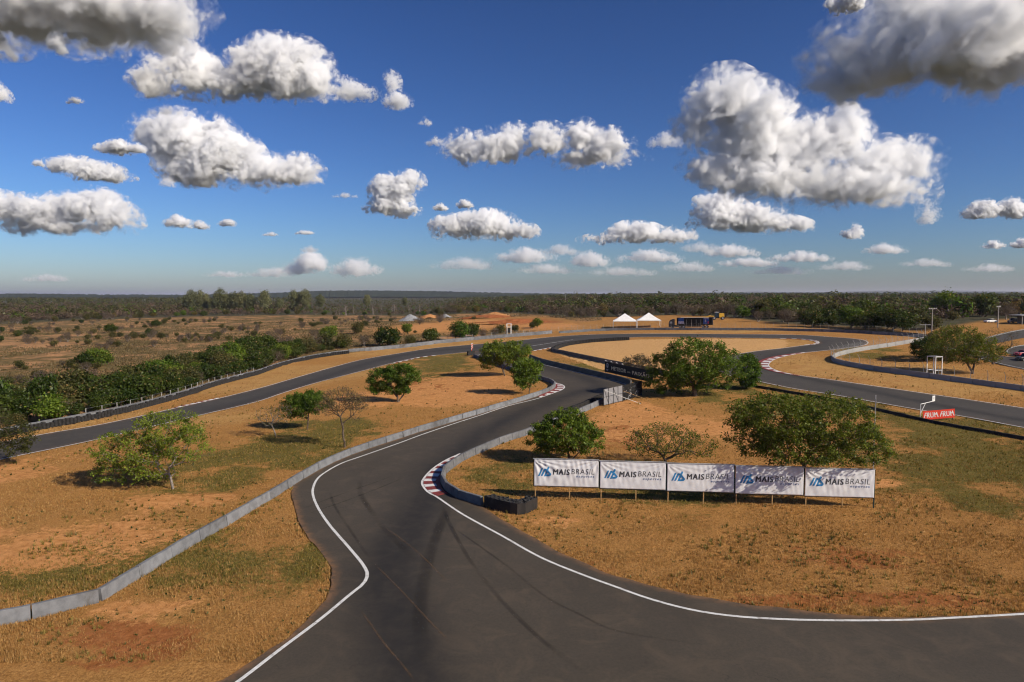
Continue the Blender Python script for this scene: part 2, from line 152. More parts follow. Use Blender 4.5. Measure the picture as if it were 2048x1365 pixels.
# ------------------------------------------------------------------ mesh helpers
def mesh(name, V, Fa, m=None, smooth=False, attrs=None):
    me = bpy.data.meshes.new(name)
    V = np.asarray(V, np.float32)
    if isinstance(Fa, np.ndarray):
        k = Fa.shape[1]; n = len(Fa)
        me.vertices.add(len(V)); me.vertices.foreach_set('co', V.ravel())
        me.loops.add(n * k); me.loops.foreach_set('vertex_index', Fa.astype(np.int32).ravel())
        me.polygons.add(n); me.polygons.foreach_set('loop_start', np.arange(0, n * k, k, dtype=np.int32))
        me.update(calc_edges=True)
    else:
        me.from_pydata([tuple(map(float, v)) for v in V], [], [tuple(int(q) for q in f) for f in Fa]); me.update()
    if smooth:
        me.polygons.foreach_set('use_smooth', np.ones(len(me.polygons), bool))
    for k, a in (attrs or {}).items():
        at = me.attributes.new(k, 'FLOAT', 'POINT'); at.data.foreach_set('value', np.asarray(a, np.float32))
    if m is not None:
        for q in (m if isinstance(m, (list, tuple)) else [m]): me.materials.append(q)
    return me
def link(name, me, parent=None, loc=(0, 0, 0), rot=(0, 0, 0), scale=(1, 1, 1)):
    o = bpy.data.objects.new(name, me); col.objects.link(o)
    o.parent = parent; o.location = loc; o.rotation_euler = rot; o.scale = scale
    return o
def tag(o, label=None, cat=None, group=None, kind=None):
    if label: o['label'] = label
    if cat: o['category'] = cat
    if group: o['group'] = group
    if kind: o['kind'] = kind
    return o
def thing(name, label, cat, loc=(0, 0, 0), rz=0.0, group=None):
    return tag(link(name, None, None, loc, (0, 0, rz)), label, cat, group)

class MB:
    def __init__(s): s.V = []; s.F = []
    def add(s, V, F):
        n = len(s.V); s.V += [tuple(map(float, v)) for v in V]; s.F += [tuple(i + n for i in f) for f in F]; return s
    def box(s, x0, x1, y0, y1, z0, z1, taper=0.0):
        t = taper
        return s.add([(x0, y0, z0), (x1, y0, z0), (x1, y1, z0), (x0, y1, z0), (x0 + t, y0 + t, z1), (x1 - t, y0 + t, z1), (x1 - t, y1 - t, z1), (x0 + t, y1 - t, z1)],
                     [(3, 2, 1, 0), (4, 5, 6, 7), (0, 1, 5, 4), (1, 2, 6, 5), (2, 3, 7, 6), (3, 0, 4, 7)])
    def prism(s, poly, y0, y1):           # polygon in x,z extruded along y
        n = len(poly)
        V = [(x, y0, z) for x, z in poly] + [(x, y1, z) for x, z in poly]
        F = [tuple(range(n)), tuple(range(2 * n - 1, n - 1, -1))] + [(i + n, (i + 1) % n + n, (i + 1) % n, i) for i in range(n)]
        return s.add(V, F)
    def tube(s, pts, r, n=6, r1=None):
        pts = [Vector(p) for p in pts]; k = len(pts); V = []; F = []
        for i, p in enumerate(pts):
            d = (pts[min(i + 1, k - 1)] - pts[max(i - 1, 0)]).normalized()
            u = d.cross(Vector((0, 0, 1)) if abs(d.z) < .9 else Vector((1, 0, 0))).normalized(); w = d.cross(u)
            rr = r if r1 is None else r + (r1 - r) * i / (k - 1)
            for j in range(n):
                a = 2 * math.pi * j / n; V.append(p + u * math.cos(a) * rr + w * math.sin(a) * rr)
        for i in range(k - 1):
            for j in range(n): F.append((i * n + j, i * n + (j + 1) % n, (i + 1) * n + (j + 1) % n, (i + 1) * n + j))
        F += [tuple(range(n - 1, -1, -1)), tuple((k - 1) * n + j for j in range(n))]
        return s.add(V, F)
    def disc(s, c, axis, r, h, n=16, r1=None):
        a = Vector(axis).normalized(); c = Vector(c)
        return s.tube([c - a * h / 2, c + a * h / 2], r, n, r1)
    def lathe(s, prof, n=16, c=(0, 0, 0), axis='z'):
        V = []; F = []; k = len(prof)
        for i in range(n):
            a = 2 * math.pi * i / n
            for r, z in prof:
                if axis == 'z': V.append((c[0] + r * math.cos(a), c[1] + r * math.sin(a), c[2] + z))
                else: V.append((c[0] + r * math.cos(a), c[1] + z, c[2] + r * math.sin(a)))
        for i in range(n):
            for j in range(k - 1): F.append((i * k + j, ((i + 1) % n) * k + j, ((i + 1) % n) * k + j + 1, i * k + j + 1))
        return s.add(V, F)
    def mesh(s, name, m, smooth=False): return mesh(name, s.V, s.F, m, smooth)
    def build(s, name, m, parent=None, smooth=False, loc=(0, 0, 0), bevel=0):
        o = link(name, s.mesh(name, m, smooth), parent, loc)
        if bevel:
            b = o.modifiers.new('bevel', 'BEVEL'); b.width = bevel; b.segments = 2; b.limit_method = 'ANGLE'
        return o

def smooth_path(P, step):
    P = np.array(P, float); Q = []
    n = len(P)
    for i in range(n - 1):
        p0, p1, p2, p3 = P[max(i - 1, 0)], P[i], P[i + 1], P[min(i + 2, n - 1)]
        # centripetal Catmull-Rom keeps tight corners tidy
        t0 = 0; t1 = t0 + max(np.linalg.norm(p1 - p0), 1e-3) ** .5; t2 = t1 + max(np.linalg.norm(p2 - p1), 1e-3) ** .5; t3 = t2 + max(np.linalg.norm(p3 - p2), 1e-3) ** .5
        for t in np.linspace(t1, t2, 14, endpoint=False):
            if i == 0: A1 = p1
            else: A1 = (t1 - t) / (t1 - t0) * p0 + (t - t0) / (t1 - t0) * p1
            A2 = (t2 - t) / (t2 - t1) * p1 + (t - t1) / (t2 - t1) * p2
            A3 = p2 if i == n - 2 else (t3 - t) / (t3 - t2) * p2 + (t - t2) / (t3 - t2) * p3
            B1 = A2 if i == 0 else (t2 - t) / (t2 - t0) * A1 + (t - t0) / (t2 - t0) * A2
            B2 = A2 if i == n - 2 else (t3 - t) / (t3 - t1) * A2 + (t - t1) / (t3 - t1) * A3
            Q.append((t2 - t) / (t2 - t1) * B1 + (t - t1) / (t2 - t1) * B2)
    Q.append(P[-1]); Q = np.array(Q)
    return resample(Q, step)
def resample(Q, step):
    Q = np.array(Q, float); d = np.r_[0, np.cumsum(np.linalg.norm(np.diff(Q, axis=0), axis=1))]
    n = max(int(round(d[-1] / step)), 1); t = np.linspace(0, d[-1], n + 1)
    return np.c_[np.interp(t, d, Q[:, 0]), np.interp(t, d, Q[:, 1])]
def normals2(Q):
    g = np.gradient(Q, axis=0); g /= np.linalg.norm(g, axis=1)[:, None] + 1e-9
    return np.c_[-g[:, 1], g[:, 0]]                    # left-hand normal
def pdist(P, Q):
    """distance of points P to polyline Q"""
    P = np.asarray(P, float); best = np.full(len(P), 1e9)
    for a, b in zip(Q[:-1], Q[1:]):
        ab = b - a; t = np.clip(((P - a) @ ab) / (ab @ ab + 1e-9), 0, 1)
        best = np.minimum(best, np.linalg.norm(P - a - t[:, None] * ab, axis=1))
    return best
def inside(P, poly):
    P = np.asarray(P, float); poly = np.asarray(poly, float); c = np.zeros(len(P), bool)
    x, y = P[:, 0], P[:, 1]; j = len(poly) - 1
    bx0, by0 = poly.min(0); bx1, by1 = poly.max(0)
    m = (x > bx0) & (x < bx1) & (y > by0) & (y < by1)
    xs, ys = x[m], y[m]; cc = np.zeros(m.sum(), bool)
    for i in range(len(poly)):
        xi, yi = poly[i]; xj, yj = poly[j]
        if yi != yj:
            k = ((yi > ys) != (yj > ys)) & (xs < (xj - xi) * (ys - yi) / (yj - yi) + xi); cc ^= k
        j = i
    c[m] = cc; return c
def drape_strip(Q, width, zoff, side=0.0, n=1):
    """ribbon along Q; side shifts it along the left normal"""
    N = normals2(Q); V = []; F = []
    for i, (p, q) in enumerate(zip(Q, N)):
        for k in range(n + 1):
            w = side + width * (k / n - .5); x, y = p + q * w; V.append((x, y, tz(x, y) + zoff))
    for i in range(len(Q) - 1):
        for k in range(n): a = i * (n + 1) + k; F.append((a, a + n + 1, a + n + 2, a + 1))
    return V, F
def area(poly, zoff, s_near=.6, s_far=1.4, y_split=112):
    """triangulated sheet over an outline, draped on the terrain"""
    poly = np.asarray(poly, float); n = len(poly)
    x0, y0 = poly.min(0); x1, y1 = poly.max(0); pts = []
    for (a, b, s) in ((y0, min(y1, y_split), s_near), (max(y0, y_split), y1, s_far)):
        if b > a:
            gx, gy = np.meshgrid(np.arange(x0 + s / 2, x1, s), np.arange(a + s / 2, b, s)); pts.append(np.c_[gx.ravel(), gy.ravel()])
    P = np.concatenate(pts); P = P[inside(P, poly)]
    P = P[pdist(P, np.r_[poly, poly[:1]]) > .3]
    allp = np.r_[poly, P]
    r = delaunay_2d_cdt([Vector(p) for p in allp], [(i, (i + 1) % n) for i in range(n)], [], 1, 1e-4)
    V = np.array([(v.x, v.y) for v in r[0]])
    F = [f for f in r[2]]
    F = np.array(F, int); c = V[F].mean(1); F = F[inside(c, poly)]
    A = V[F[:, 1]] - V[F[:, 0]]; B = V[F[:, 2]] - V[F[:, 0]]; fl = A[:, 0] * B[:, 1] - A[:, 1] * B[:, 0] < 0
    F[fl] = F[fl][:, ::-1]
    return np.c_[V, terrain(V[:, 0], V[:, 1]) + zoff], F

# ------------------------------------------------------------------ materials
def newmat(name):
    m = bpy.data.materials.new(name); m.use_nodes = True; nt = m.node_tree
    b = nt.nodes['Principled BSDF']; b.inputs['Specular IOR Level'].default_value = .25; b.inputs['Roughness'].default_value = .85
    return m, nt, b
def N(nt, t, **kw):
    n = nt.nodes.new(t)
    for k, v in kw.items():
        if k in n.inputs: n.inputs[k].default_value = v
        else: setattr(n, k, v)
    return n
def noise(nt, scale, detail=4, rough=.55, coord='obj', dist=0.0, stretch=None):
    tc = N(nt, 'ShaderNodeTexCoord'); src = tc.outputs['Object'] if coord == 'obj' else tc.outputs['Generated']
    if coord == 'geo':
        g = N(nt, 'ShaderNodeNewGeometry'); src = g.outputs['Position']
    if stretch:
        mp = N(nt, 'ShaderNodeMapping'); mp.inputs['Scale'].default_value = stretch; nt.links.new(src, mp.inputs[0]); src = mp.outputs[0]
    n = N(nt, 'ShaderNodeTexNoise', Scale=scale, Detail=detail, Roughness=rough, Distortion=dist); nt.links.new(src, n.inputs['Vector'])
    return n.outputs['Fac']
def mixc(nt, fac, a, b, mode='MIX'):
    n = N(nt, 'ShaderNodeMix', data_type='RGBA', blend_type=mode)
    for s, v in ((n.inputs[0], fac), (n.inputs[6], a), (n.inputs[7], b)):
        if isinstance(v, (int, float)): s.default_value = v
        elif isinstance(v, tuple): s.default_value = (*v, 1)
        else: nt.links.new(v, s)
    return n.outputs[2]
def math_(nt, op, a, b=0.0, c=None):
    n = N(nt, 'ShaderNodeMath', operation=op)
    for i, v in enumerate((a, b, c)):
        if v is None: continue
        if isinstance(v, (int, float)): n.inputs[i].default_value = v
        else: nt.links.new(v, n.inputs[i])
    return n.outputs[0]
def mrange(nt, v, a, b, c=0.0, d=1.0, smooth=True):
    n = N(nt, 'ShaderNodeMapRange'); n.interpolation_type = 'SMOOTHSTEP' if smooth else 'LINEAR'
    nt.links.new(v, n.inputs[0])
    for i, q in enumerate((a, b, c, d)): n.inputs[i + 1].default_value = q
    return n.outputs[0]
def attr(nt, name):
    n = N(nt, 'ShaderNodeAttribute'); n.attribute_name = name; return n.outputs['Fac']
def bump(nt, b, h, strength, dist):
    n = N(nt, 'ShaderNodeBump', Strength=strength, Distance=dist); nt.links.new(h, n.inputs['Height']); nt.links.new(n.outputs[0], b.inputs['Normal'])
def simple(name, c, rough=.8, var=.25, scale=2.0, spec=.25, metal=0.0, rand=0.0, dirt=None, coord='obj'):
    m, nt, b = newmat(name)
    b.inputs['Roughness'].default_value = rough; b.inputs['Specular IOR Level'].default_value = spec; b.inputs['Metallic'].default_value = metal
    f = noise(nt, scale, 6, .65, coord); f = mrange(nt, f, .3, .7)
    lo = tuple(q * (1 - var) for q in c); hi = tuple(min(q * (1 + var), .95) for q in c)
    cc = mixc(nt, f, lo, hi)
    if dirt:
        g = mrange(nt, noise(nt, scale * .35, 8, .7, coord, .6), .5, .72); cc = mixc(nt, math_(nt, 'MULTIPLY', g, dirt[1]), cc, dirt[0])
    if rand:
        oi = N(nt, 'ShaderNodeObjectInfo'); v = mrange(nt, oi.outputs['Random'], 0, 1, 1 - rand, 1 + rand, False)
        cc = mixc(nt, 1.0, cc, (1, 1, 1), 'MULTIPLY') if False else cc
        hs = N(nt, 'ShaderNodeHueSaturation'); nt.links.new(cc, hs.inputs['Color']); nt.links.new(v, hs.inputs['Value']); cc = hs.outputs[0]
    nt.links.new(cc, b.inputs['Base Color'])
    return m

# ground: bare orange soil, straw, green grass and red earth laid out by the surveyed patches
def make_ground_mat():
    m, nt, b = newmat('ground_soil')
    b.inputs['Roughness'].default_value = 1; b.inputs['Specular IOR Level'].default_value = .05
    n1 = noise(nt, .22, 7, .62, 'geo'); n2 = noise(nt, 1.6, 6, .65, 'geo'); n3 = noise(nt, 7.0, 5, .7, 'geo'); n4 = noise(nt, .045, 5, .6, 'geo', .8)
    straw = mixc(nt, mrange(nt, n3, .3, .7), (.235, .108, .032), (.49, .262, .086))
    straw = mixc(nt, mrange(nt, n1, .35, .7, 0, .55), straw, (.40, .19, .058))
    soil = mixc(nt, mrange(nt, n2, .3, .7), (.46, .205, .068), (.62, .305, .115))
    red = mixc(nt, mrange(nt, n2, .3, .75), (.27, .095, .03), (.40, .165, .06))
    green = mixc(nt, mrange(nt, n3, .3, .7), (.075, .060, .016), (.215, .165, .045))
    n5 = noise(nt, .55, 5, .6, 'geo', .4); j5 = math_(nt, 'MULTIPLY_ADD', n5, 1.3, -.65)
    j2 = math_(nt, 'ADD', j5, math_(nt, 'MULTIPLY_ADD', n2, 1.3, -.65)); j1 = math_(nt, 'MULTIPLY_ADD', n1, 1.2, -.6); j3 = math_(nt, 'MULTIPLY_ADD', n3, .7, -.35)
    def fac(a, lo=.35, hi=.65): return mrange(nt, math_(nt, 'ADD', math_(nt, 'ADD', math_(nt, 'ADD', attr(nt, a), j1), j2), j3), lo, hi)
    c = mixc(nt, fac('green', .3, .8), straw, green)
    c = mixc(nt, fac('red', .4, .75), c, red)
    c = mixc(nt, fac('bare', .35, .7), c, soil)
    verge = mixc(nt, mrange(nt, n3, .3, .7), (.36, .20, .066), (.52, .305, .11))
    verge = mixc(nt, mrange(nt, n1, .4, .7, 0, .7), verge, (.40, .20, .07))
    c = mixc(nt, fac('verge', .35, .65), c, verge)
    # far scrub field: pink-orange earth broken by olive and brown scrub
    fa = mixc(nt, mrange(nt, n2, .3, .7), (.33, .168, .078), (.46, .262, .128))
    fb = mixc(nt, mrange(nt, n3, .35, .65), (.075, .06, .026), (.18, .13, .055))
    f = mixc(nt, mrange(nt, math_(nt, 'ADD', n4, math_(nt, 'MULTIPLY', j1, .5)), .34, .60), fa, fb)
    c = mixc(nt, attr(nt, 'far'), c, f)
    c = mixc(nt, attr(nt, 'wood'), c, mixc(nt, mrange(nt, n1, .35, .65), (.045, .048, .030), (.095, .085, .052)))
    dk = mrange(nt, math_(nt, 'ADD', math_(nt, 'MULTIPLY', n5, .6), math_(nt, 'MULTIPLY', n1, .4)), .44, .62, 0, .42); c = mixc(nt, dk, c, mixc(nt, 1.0, c, (.72, .70, .60), 'MULTIPLY'))
    # small dark stones and leaf litter
    c = mixc(nt, mrange(nt, noise(nt, 3.6, 3, .6, 'geo'), .66, .74, 0, .6), c, (.09, .07, .035))
    sand = mixc(nt, mrange(nt, n2, .3, .7), (.50, .28, .11), (.60, .36, .155))
    c = mixc(nt, fac('sand', .45, .6), c, sand)
    nt.links.new(c, b.inputs['Base Color'])
    hh = math_(nt, 'ADD', n3, math_(nt, 'MULTIPLY', n2, 1.5)); bump(nt, b, hh, .9, .12)
    return m
def make_asphalt(name, base, warm):
    m, nt, b = newmat(name)
    b.inputs['Roughness'].default_value = .82; b.inputs['Specular IOR Level'].default_value = .3
    n1 = noise(nt, .09, 6, .6, 'geo', .5); n2 = noise(nt, 1.2, 6, .7, 'geo'); n3 = noise(nt, 30, 3, .7, 'geo')
    c = mixc(nt, mrange(nt, n1, .3, .7), tuple(q * .86 for q in base), tuple(q * 1.14 for q in base))
    c = mixc(nt, mrange(nt, n2, .4, .75, 0, .3), c, warm)
    c = mixc(nt, mrange(nt, n3, .25, .75, 0, .35), c, tuple(q * 1.8 for q in base))
    n6 = noise(nt, 5.0, 5, .75, 'geo'); c = mixc(nt, mrange(nt, n6, .35, .7, 0, .45), c, tuple(q * .62 for q in base)); n7 = noise(nt, .35, 6, .7, 'geo', 1.0); c = mixc(nt, mrange(nt, n7, .45, .7, 0, .4), c, tuple(q * 1.45 for q in warm))
    # streaks of rubber along the racing line
    r = attr(nt, 'rubber'); st = noise(nt, .8, 6, .7, 'geo', .3)
    rr = math_(nt, 'MULTIPLY', r, mrange(nt, st, .2, .7, .6, 1.0)); c = mixc(nt, rr, c, (.014, .013, .0125))
    d = math_(nt, 'MULTIPLY', attr(nt, 'dust'), mrange(nt, n2, .3, .65, .1, 1.0)); c = mixc(nt, d, c, (.26, .13, .055))
    nt.links.new(c, b.inputs['Base Color'])
    vo = N(nt, 'ShaderNodeTexVoronoi', feature='DISTANCE_TO_EDGE', Scale=.16); g = N(nt, 'ShaderNodeNewGeometry')
    dm = N(nt, 'ShaderNodeMix', data_type='VECTOR'); nn = N(nt, 'ShaderNodeTexNoise', Scale=.6, Detail=6.0); nt.links.new(g.outputs['Position'], nn.inputs['Vector'])
    dm.inputs[0].default_value = .25
    ad = N(nt, 'ShaderNodeVectorMath', operation='MULTIPLY_ADD'); nt.links.new(nn.outputs['Color'], ad.inputs[0]); ad.inputs[1].default_value = (3, 3, 0); nt.links.new(g.outputs['Position'], ad.inputs[2])
    nt.links.new(ad.outputs[0], vo.inputs['Vector'])
    cr = mrange(nt, vo.outputs['Distance'], .0, .004, 1, 0); cm = mrange(nt, n1, .5, .6, 0, .55)
    c2 = mixc(nt, math_(nt, 'MULTIPLY', cr, cm), c, (.012, .011, .01)); nt.links.new(c2, b.inputs['Base Color'])
    bump(nt, b, n3, .25, .01)
    return m
MAT = {}
MAT['ground'] = make_ground_mat()
MAT['asphalt'] = make_asphalt('asphalt_worn', (.056, .046, .034), (.078, .058, .039))
MAT['asphalt2'] = make_asphalt('asphalt_grey', (.052, .0465, .040), (.068, .057, .044))
MAT['paint'] = simple('white_paint', (.64, .64, .62), .6, .14, 4, dirt=((.20, .175, .155), .75), coord='geo')
MAT['paint_red'] = simple('red_paint', (.20, .033, .027), .6, .3, 3, dirt=((.06, .04, .035), .75), coord='geo')
MAT['concrete'] = simple('barrier_concrete', (.150, .153, .160), .9, .2, 1.3, .2, rand=.16, dirt=((.075, .066, .058), .85), coord='geo')
MAT['concrete_dark'] = simple('old_concrete', (.125, .116, .104), .9, .25, 1.0, .2, rand=.15, dirt=((.10, .09, .085), .6))
MAT['concrete_light'] = simple('pale_concrete', (.27, .265, .255), .9, .15, 1.0, .2, rand=.08, dirt=((.28, .24, .2), .5))
MAT['tyre'] = simple('tyre_rubber', (.022, .021, .021), .8, .4, 5, .3, dirt=((.06, .042, .03), .3))
MAT['belt'] = simple('rubber_belt', (.018, .016, .015), .7, .35, 1.5, .3, dirt=((.055, .042, .035), .5))
MAT['metal'] = simple('galvanised_steel', (.36, .36, .35), .5, .2, 3, .5, .3)
MAT['white_metal'] = simple('white_steel', (.72, .71, .68), .5, .08, 3)
MAT['dark_metal'] = simple('dark_steel', (.028, .03, .033), .55, .3, 3)
MAT['post'] = simple('fence_post_concrete', (.34, .32, .29), .9, .2, 3)
MAT['wood'] = simple('pine_post', (.38, .23, .095), .8, .3, 6)
MAT['bark'] = simple('tree_bark', (.115, .085, .062), .95, .45, 5, .1)
MAT['bark_grey'] = simple('grey_bark', (.20, .17, .145), .95, .4, 6, .1)

# ================================================================== GROUND
MAINP = resample(np.array(L['asphalt_main'] + L['asphalt_main'][:1]), .7)[:-1]
MAINP = MAINP + normals2(MAINP) * ((fbm2(MAINP[:, 0], MAINP[:, 1], 2.2, 3, 88) - .5) * .42)[:, None]
LO = smooth_path(L['loop_outer'], 1.2); LI = smooth_path(L['loop_inner'], 1.2)
LOOPP = np.r_[LO, LI[::-1]]
SIDE = [np.array(L[k]) for k in ('side_road', 'side_road2', 'side_road3')]
def on_road(P): 
    r = inside(P, MAINP) | inside(P, LOOPP)
    for s in SIDE: r |= inside(P, s)
    return r
def patchsum(x, y, pats, soft=1.0):
    r = np.zeros_like(x)
    for (cx, cy, rx, ry) in pats:
        d = ((x - cx) / (rx * soft)) ** 2 + ((y - cy) / (ry * soft)) ** 2
        m = d < 7; r[m] += np.exp(-d[m] * .9)
    return np.clip(r, 0, 1)
TLX = np.array([p[0] / p[1] for p in L['treeline']]); TLY = np.array([p[1] for p in L['treeline']])
def treeline_y(x, y): return np.interp(x / np.maximum(y, 1), TLX, TLY)
SANDP = smooth_path(L['tyre_d'] + [(L['loop_inner'][24][0], L['loop_inner'][24][1] - 3), (L['loop_inner'][26][0] - 4, L['loop_inner'][26][1] - 3), (40.0, 150.0), (26.0, 151.0), (22.0, 160.0), L['wall_d'][0]], 1.5)
def fields(x, y):
    """soil cover at ground points"""
    P = np.c_[x, y]
    f = {}
    w1 = fbm2(x, y, 14, 4, 3); w2 = fbm2(x, y, 5, 4, 9)
    f['green'] = np.clip(patchsum(x, y, L['green'], 1.25) * (.45 + 1.5 * np.clip((w2 - .32) * 2.2, 0, 1)) + (w1 - .53) * .9, 0, 1)
    f['bare'] = np.clip(patchsum(x, y, L['bare'], 1.15) * (.25 + 1.35 * fbm2(x, y, 2.6, 3, 15)) + (w2 - .58) * .8, 0, 1)
    f['red'] = np.clip(patchsum(x, y, L['red'], 1.1) * .9 + (w1 - .62) * .8, 0, 1)
    f['verge'] = np.clip(patchsum(x, y, L['verge'], 1.25) * (.7 + .9 * fbm2(x, y, 4.0, 3, 19)), 0, 1)
    tl = treeline_y(x, y)
    bandx = np.array(L['band']); left = np.zeros_like(x)
    # beyond the tyre wall and the back wall the scrub field begins
    wl = np.r_[[(-400., 60.)], np.array(L['tyre_g']), np.array(L['wall_e1'])[1:]]
    yb = np.interp(x, wl[:, 0][np.argsort(wl[:, 0])], wl[:, 1][np.argsort(wl[:, 0])])
    polyf = np.r_[wl, [(20., 300.), (45., 340.), (80., 700.), (-900., 700.), (-900., 60.)]]
    f['far'] = np.where(inside(P, polyf), 1.0, 0) 
    f['far'] = f['far'] * (1 - ss(patchsum(x, y, L['works']) * 1.6)); f['bare'] = np.maximum(f['bare'], patchsum(x, y, L['works'][:3])); f['red'] = np.maximum(f['red'], patchsum(x, y, L['works'][3:]))
    f['wood'] = ss((y - tl + 6) / 22)
    f['sand'] = np.where(inside(P, SANDP), 1.0, 0.0)
    return f
def cat(*a): return np.concatenate(a)
def geo(a, b, n): return np.geomspace(a, b, n + 1)[1:]
xp = cat(np.arange(0, 75, .62), np.arange(75, 215, 1.6), geo(215, 1500, 34), geo(1500, 60000, 16)); xs = cat(-xp[:0:-1], xp)
ys = cat(-geo(20, 2000, 8)[::-1], np.arange(-20, 34, 4), np.arange(34, 112, .52), np.arange(112, 300, 1.25), np.arange(300, 1000, 7), geo(1000, 60000, 30))
GX, GY = np.meshgrid(xs, ys); gx, gy = GX.ravel(), GY.ravel()
rel = np.minimum((fbm2(gx, gy, 3.0, 4, 21) - .5) * .22 - .06, .01)
wall_field = fields(gx, gy)
rel = rel + np.where(wall_field['far'] > .5, (fbm2(gx, gy, 16, 3, 5) - .5) * 1.0, 0)
# furrows raked into the gravel trap
c0 = np.array([24.0, 176.0]); rr_ = np.hypot(gx - c0[0], gy - c0[1])
rel = rel + np.where((wall_field['sand'] > .5) & (gy < 190), (np.sin(rr_ * 2 * np.pi / 2.6)) * .10 - .1, 0)
gz = terrain(gx, gy) + rel
nx, ny = len(xs), len(ys)
ii = (np.arange(ny - 1)[:, None] * nx + np.arange(nx - 1)[None, :]).ravel()
gf = np.c_[ii, ii + 1, ii + nx + 1, ii + nx]
ground = tag(link('ground', mesh('ground', np.c_[gx, gy, gz], gf, MAT['ground'], True, wall_field)), kind='structure')

# ------------------------------------------------------------------ roads
def rubber_of(P, lines):
    r = np.zeros(len(P))
    for k, w, a in lines:
        d = pdist(P, smooth_path(L[k], 3)); r = np.maximum(r, a * np.exp(-(d / w) ** 2))
    return r
V, F = area(MAINP, .02, .55, 1.0)
edge = pdist(V[:, :2], np.r_[MAINP, MAINP[:1]])
rb = rubber_of(V[:, :2], (('rub1', 2.7, .95), ('rub2', 2.4, .75), ('rub3', 2.2, .65)))
rb *= .62 + .76 * fbm2(V[:, 0] * 1.6, V[:, 1] * .12, 2.0, 3, 4)
road_main = tag(link('near_track', mesh('near_track', V, F, MAT['asphalt'], True, {'rubber': np.clip(rb, 0, .9), 'dust': .75 * np.exp(-(edge / .35) ** 2)})), kind='structure')
V, F = area(LOOPP, .032, 1.2, 1.2)
edge = pdist(V[:, :2], np.r_[LOOPP, LOOPP[:1]])
rb = rubber_of(V[:, :2], (('rub4', 1.5, .75), ('rub5', 1.9, .55), ('rub6', 2.2, .45)))
tag(link('far_track', mesh('far_track', V, F, MAT['asphalt2'], True, {'rubber': rb, 'dust': .6 * np.exp(-(edge / .5) ** 2)})), kind='structure')
for nm, s, zo in zip(('service_road', 'upper_service_road', 'service_lot'), SIDE, (.02, .026, .032)):
    P = resample(np.r_[s, s[:1]], 2)[:-1]; V, F = area(P, zo, 2, 2)
    tag(link(nm, mesh(nm, V, F, MAT['asphalt2'], True, {'rubber': np.zeros(len(V)), 'dust': np.zeros(len(V))})), kind='structure')
# pale kerb stones of the service roads
def kerbline(name, P, w, h):
    Q = smooth_path(P, 2.0); mb = MB(); Nn = normals2(Q)
    Vv = []; Ff = []
    for p, q in zip(Q, Nn):
        for s, z in ((-w, -.1), (-w, h), (w, h), (w, -.1)):
            x, y = p + q * s; Vv.append((x, y, tz(p[0], p[1]) + z))
    for i in range(len(Q) - 1):
        for k in range(3): a = i * 4 + k; Ff.append((a, a + 4, a + 5, a + 1))
    return tag(link(name, mesh(name, Vv, Ff, MAT['concrete_light'])), kind='structure')
kerbline('service_kerb', L['side_road'][:5], .25, .14)
kerbline('service_kerb', L['side_road2'][:5], .3, .14)
kerbline('service_kerb', L['side_road3'][4::-1], .15, .12)
kerbline('service_kerb', [L['side_road'][9], L['side_road'][8], L['side_road'][7], L['side_road'][6]], .2, .14)

def paint_line(name, P, w, z, step=.8):
    Q = smooth_path(P, step); V, F = drape_strip(Q, w, z); return tag(link(name, mesh(name, V, F, MAT['paint'])), kind='structure')
paint_line('edge_line', L['line_left'], .24, .032)
paint_line('edge_line', L['line_right'], .24, .033)
paint_line('edge_line', L['line_leg_right'], .24, .034)
paint_line('edge_line', L['line_leg_left'], .2, .046)
paint_line('edge_line', L['loop_outer'], .24, .046, 1.2)
li = L['loop_inner']
paint_line('edge_line', li[:15], .24, .047, 1.2); paint_line('edge_line', li[17:], .24, .048, 1.2)
paint_line('merge_line', L['merge_line'], .3, .05, 1.2)

def stain_mat(name, c, dens, sc=2.5):
    m, nt, b = newmat(name); b.inputs['Base Color'].default_value = (*c, 1); b.inputs['Roughness'].default_value = .8
    a = math_(nt, 'MULTIPLY', mrange(nt, noise(nt, sc, 6, .7, 'geo'), .30, .62), dens); a = math_(nt, 'MULTIPLY', a, attr(nt, 'fade')); nt.links.new(a, b.inputs['Alpha']); return m
MAT['skid'] = stain_mat('skid_rubber', (.016, .015, .014), .34, .12)
MAT['seam'] = stain_mat('dust_seam', (.22, .12, .055), .34, 3.0)
def stain(name, key, w, z, m, label):
    Q = smooth_path(L[key], .5); n = 4; V, F = drape_strip(Q, w, z, 0, n)
    t = np.linspace(0, 1, len(Q)); fl = np.clip(np.minimum(t, 1 - t) * 7, 0, 1); cr = np.array([0, .8, 1, .8, 0])
    o = link(name, mesh(name, V, F, m, False, {'fade': (fl[:, None] * cr[None, :]).ravel()})); tag(o, kind='structure')
for i, k in enumerate(('skid1', 'skid2', 'skid3', 'skid4', 'skid7', 'skid8', 'skid10')):
    stain('skid_mark', k, (.25, .25, .28, .7, .35, 1.1, .45)[i], .0235 + .0012 * i, MAT['skid'], '')
for i, k in enumerate(('seam1', 'seam2', 'seam3')): stain('dust_seam', k, .17, .0375 + .001 * i, MAT['seam'], '')

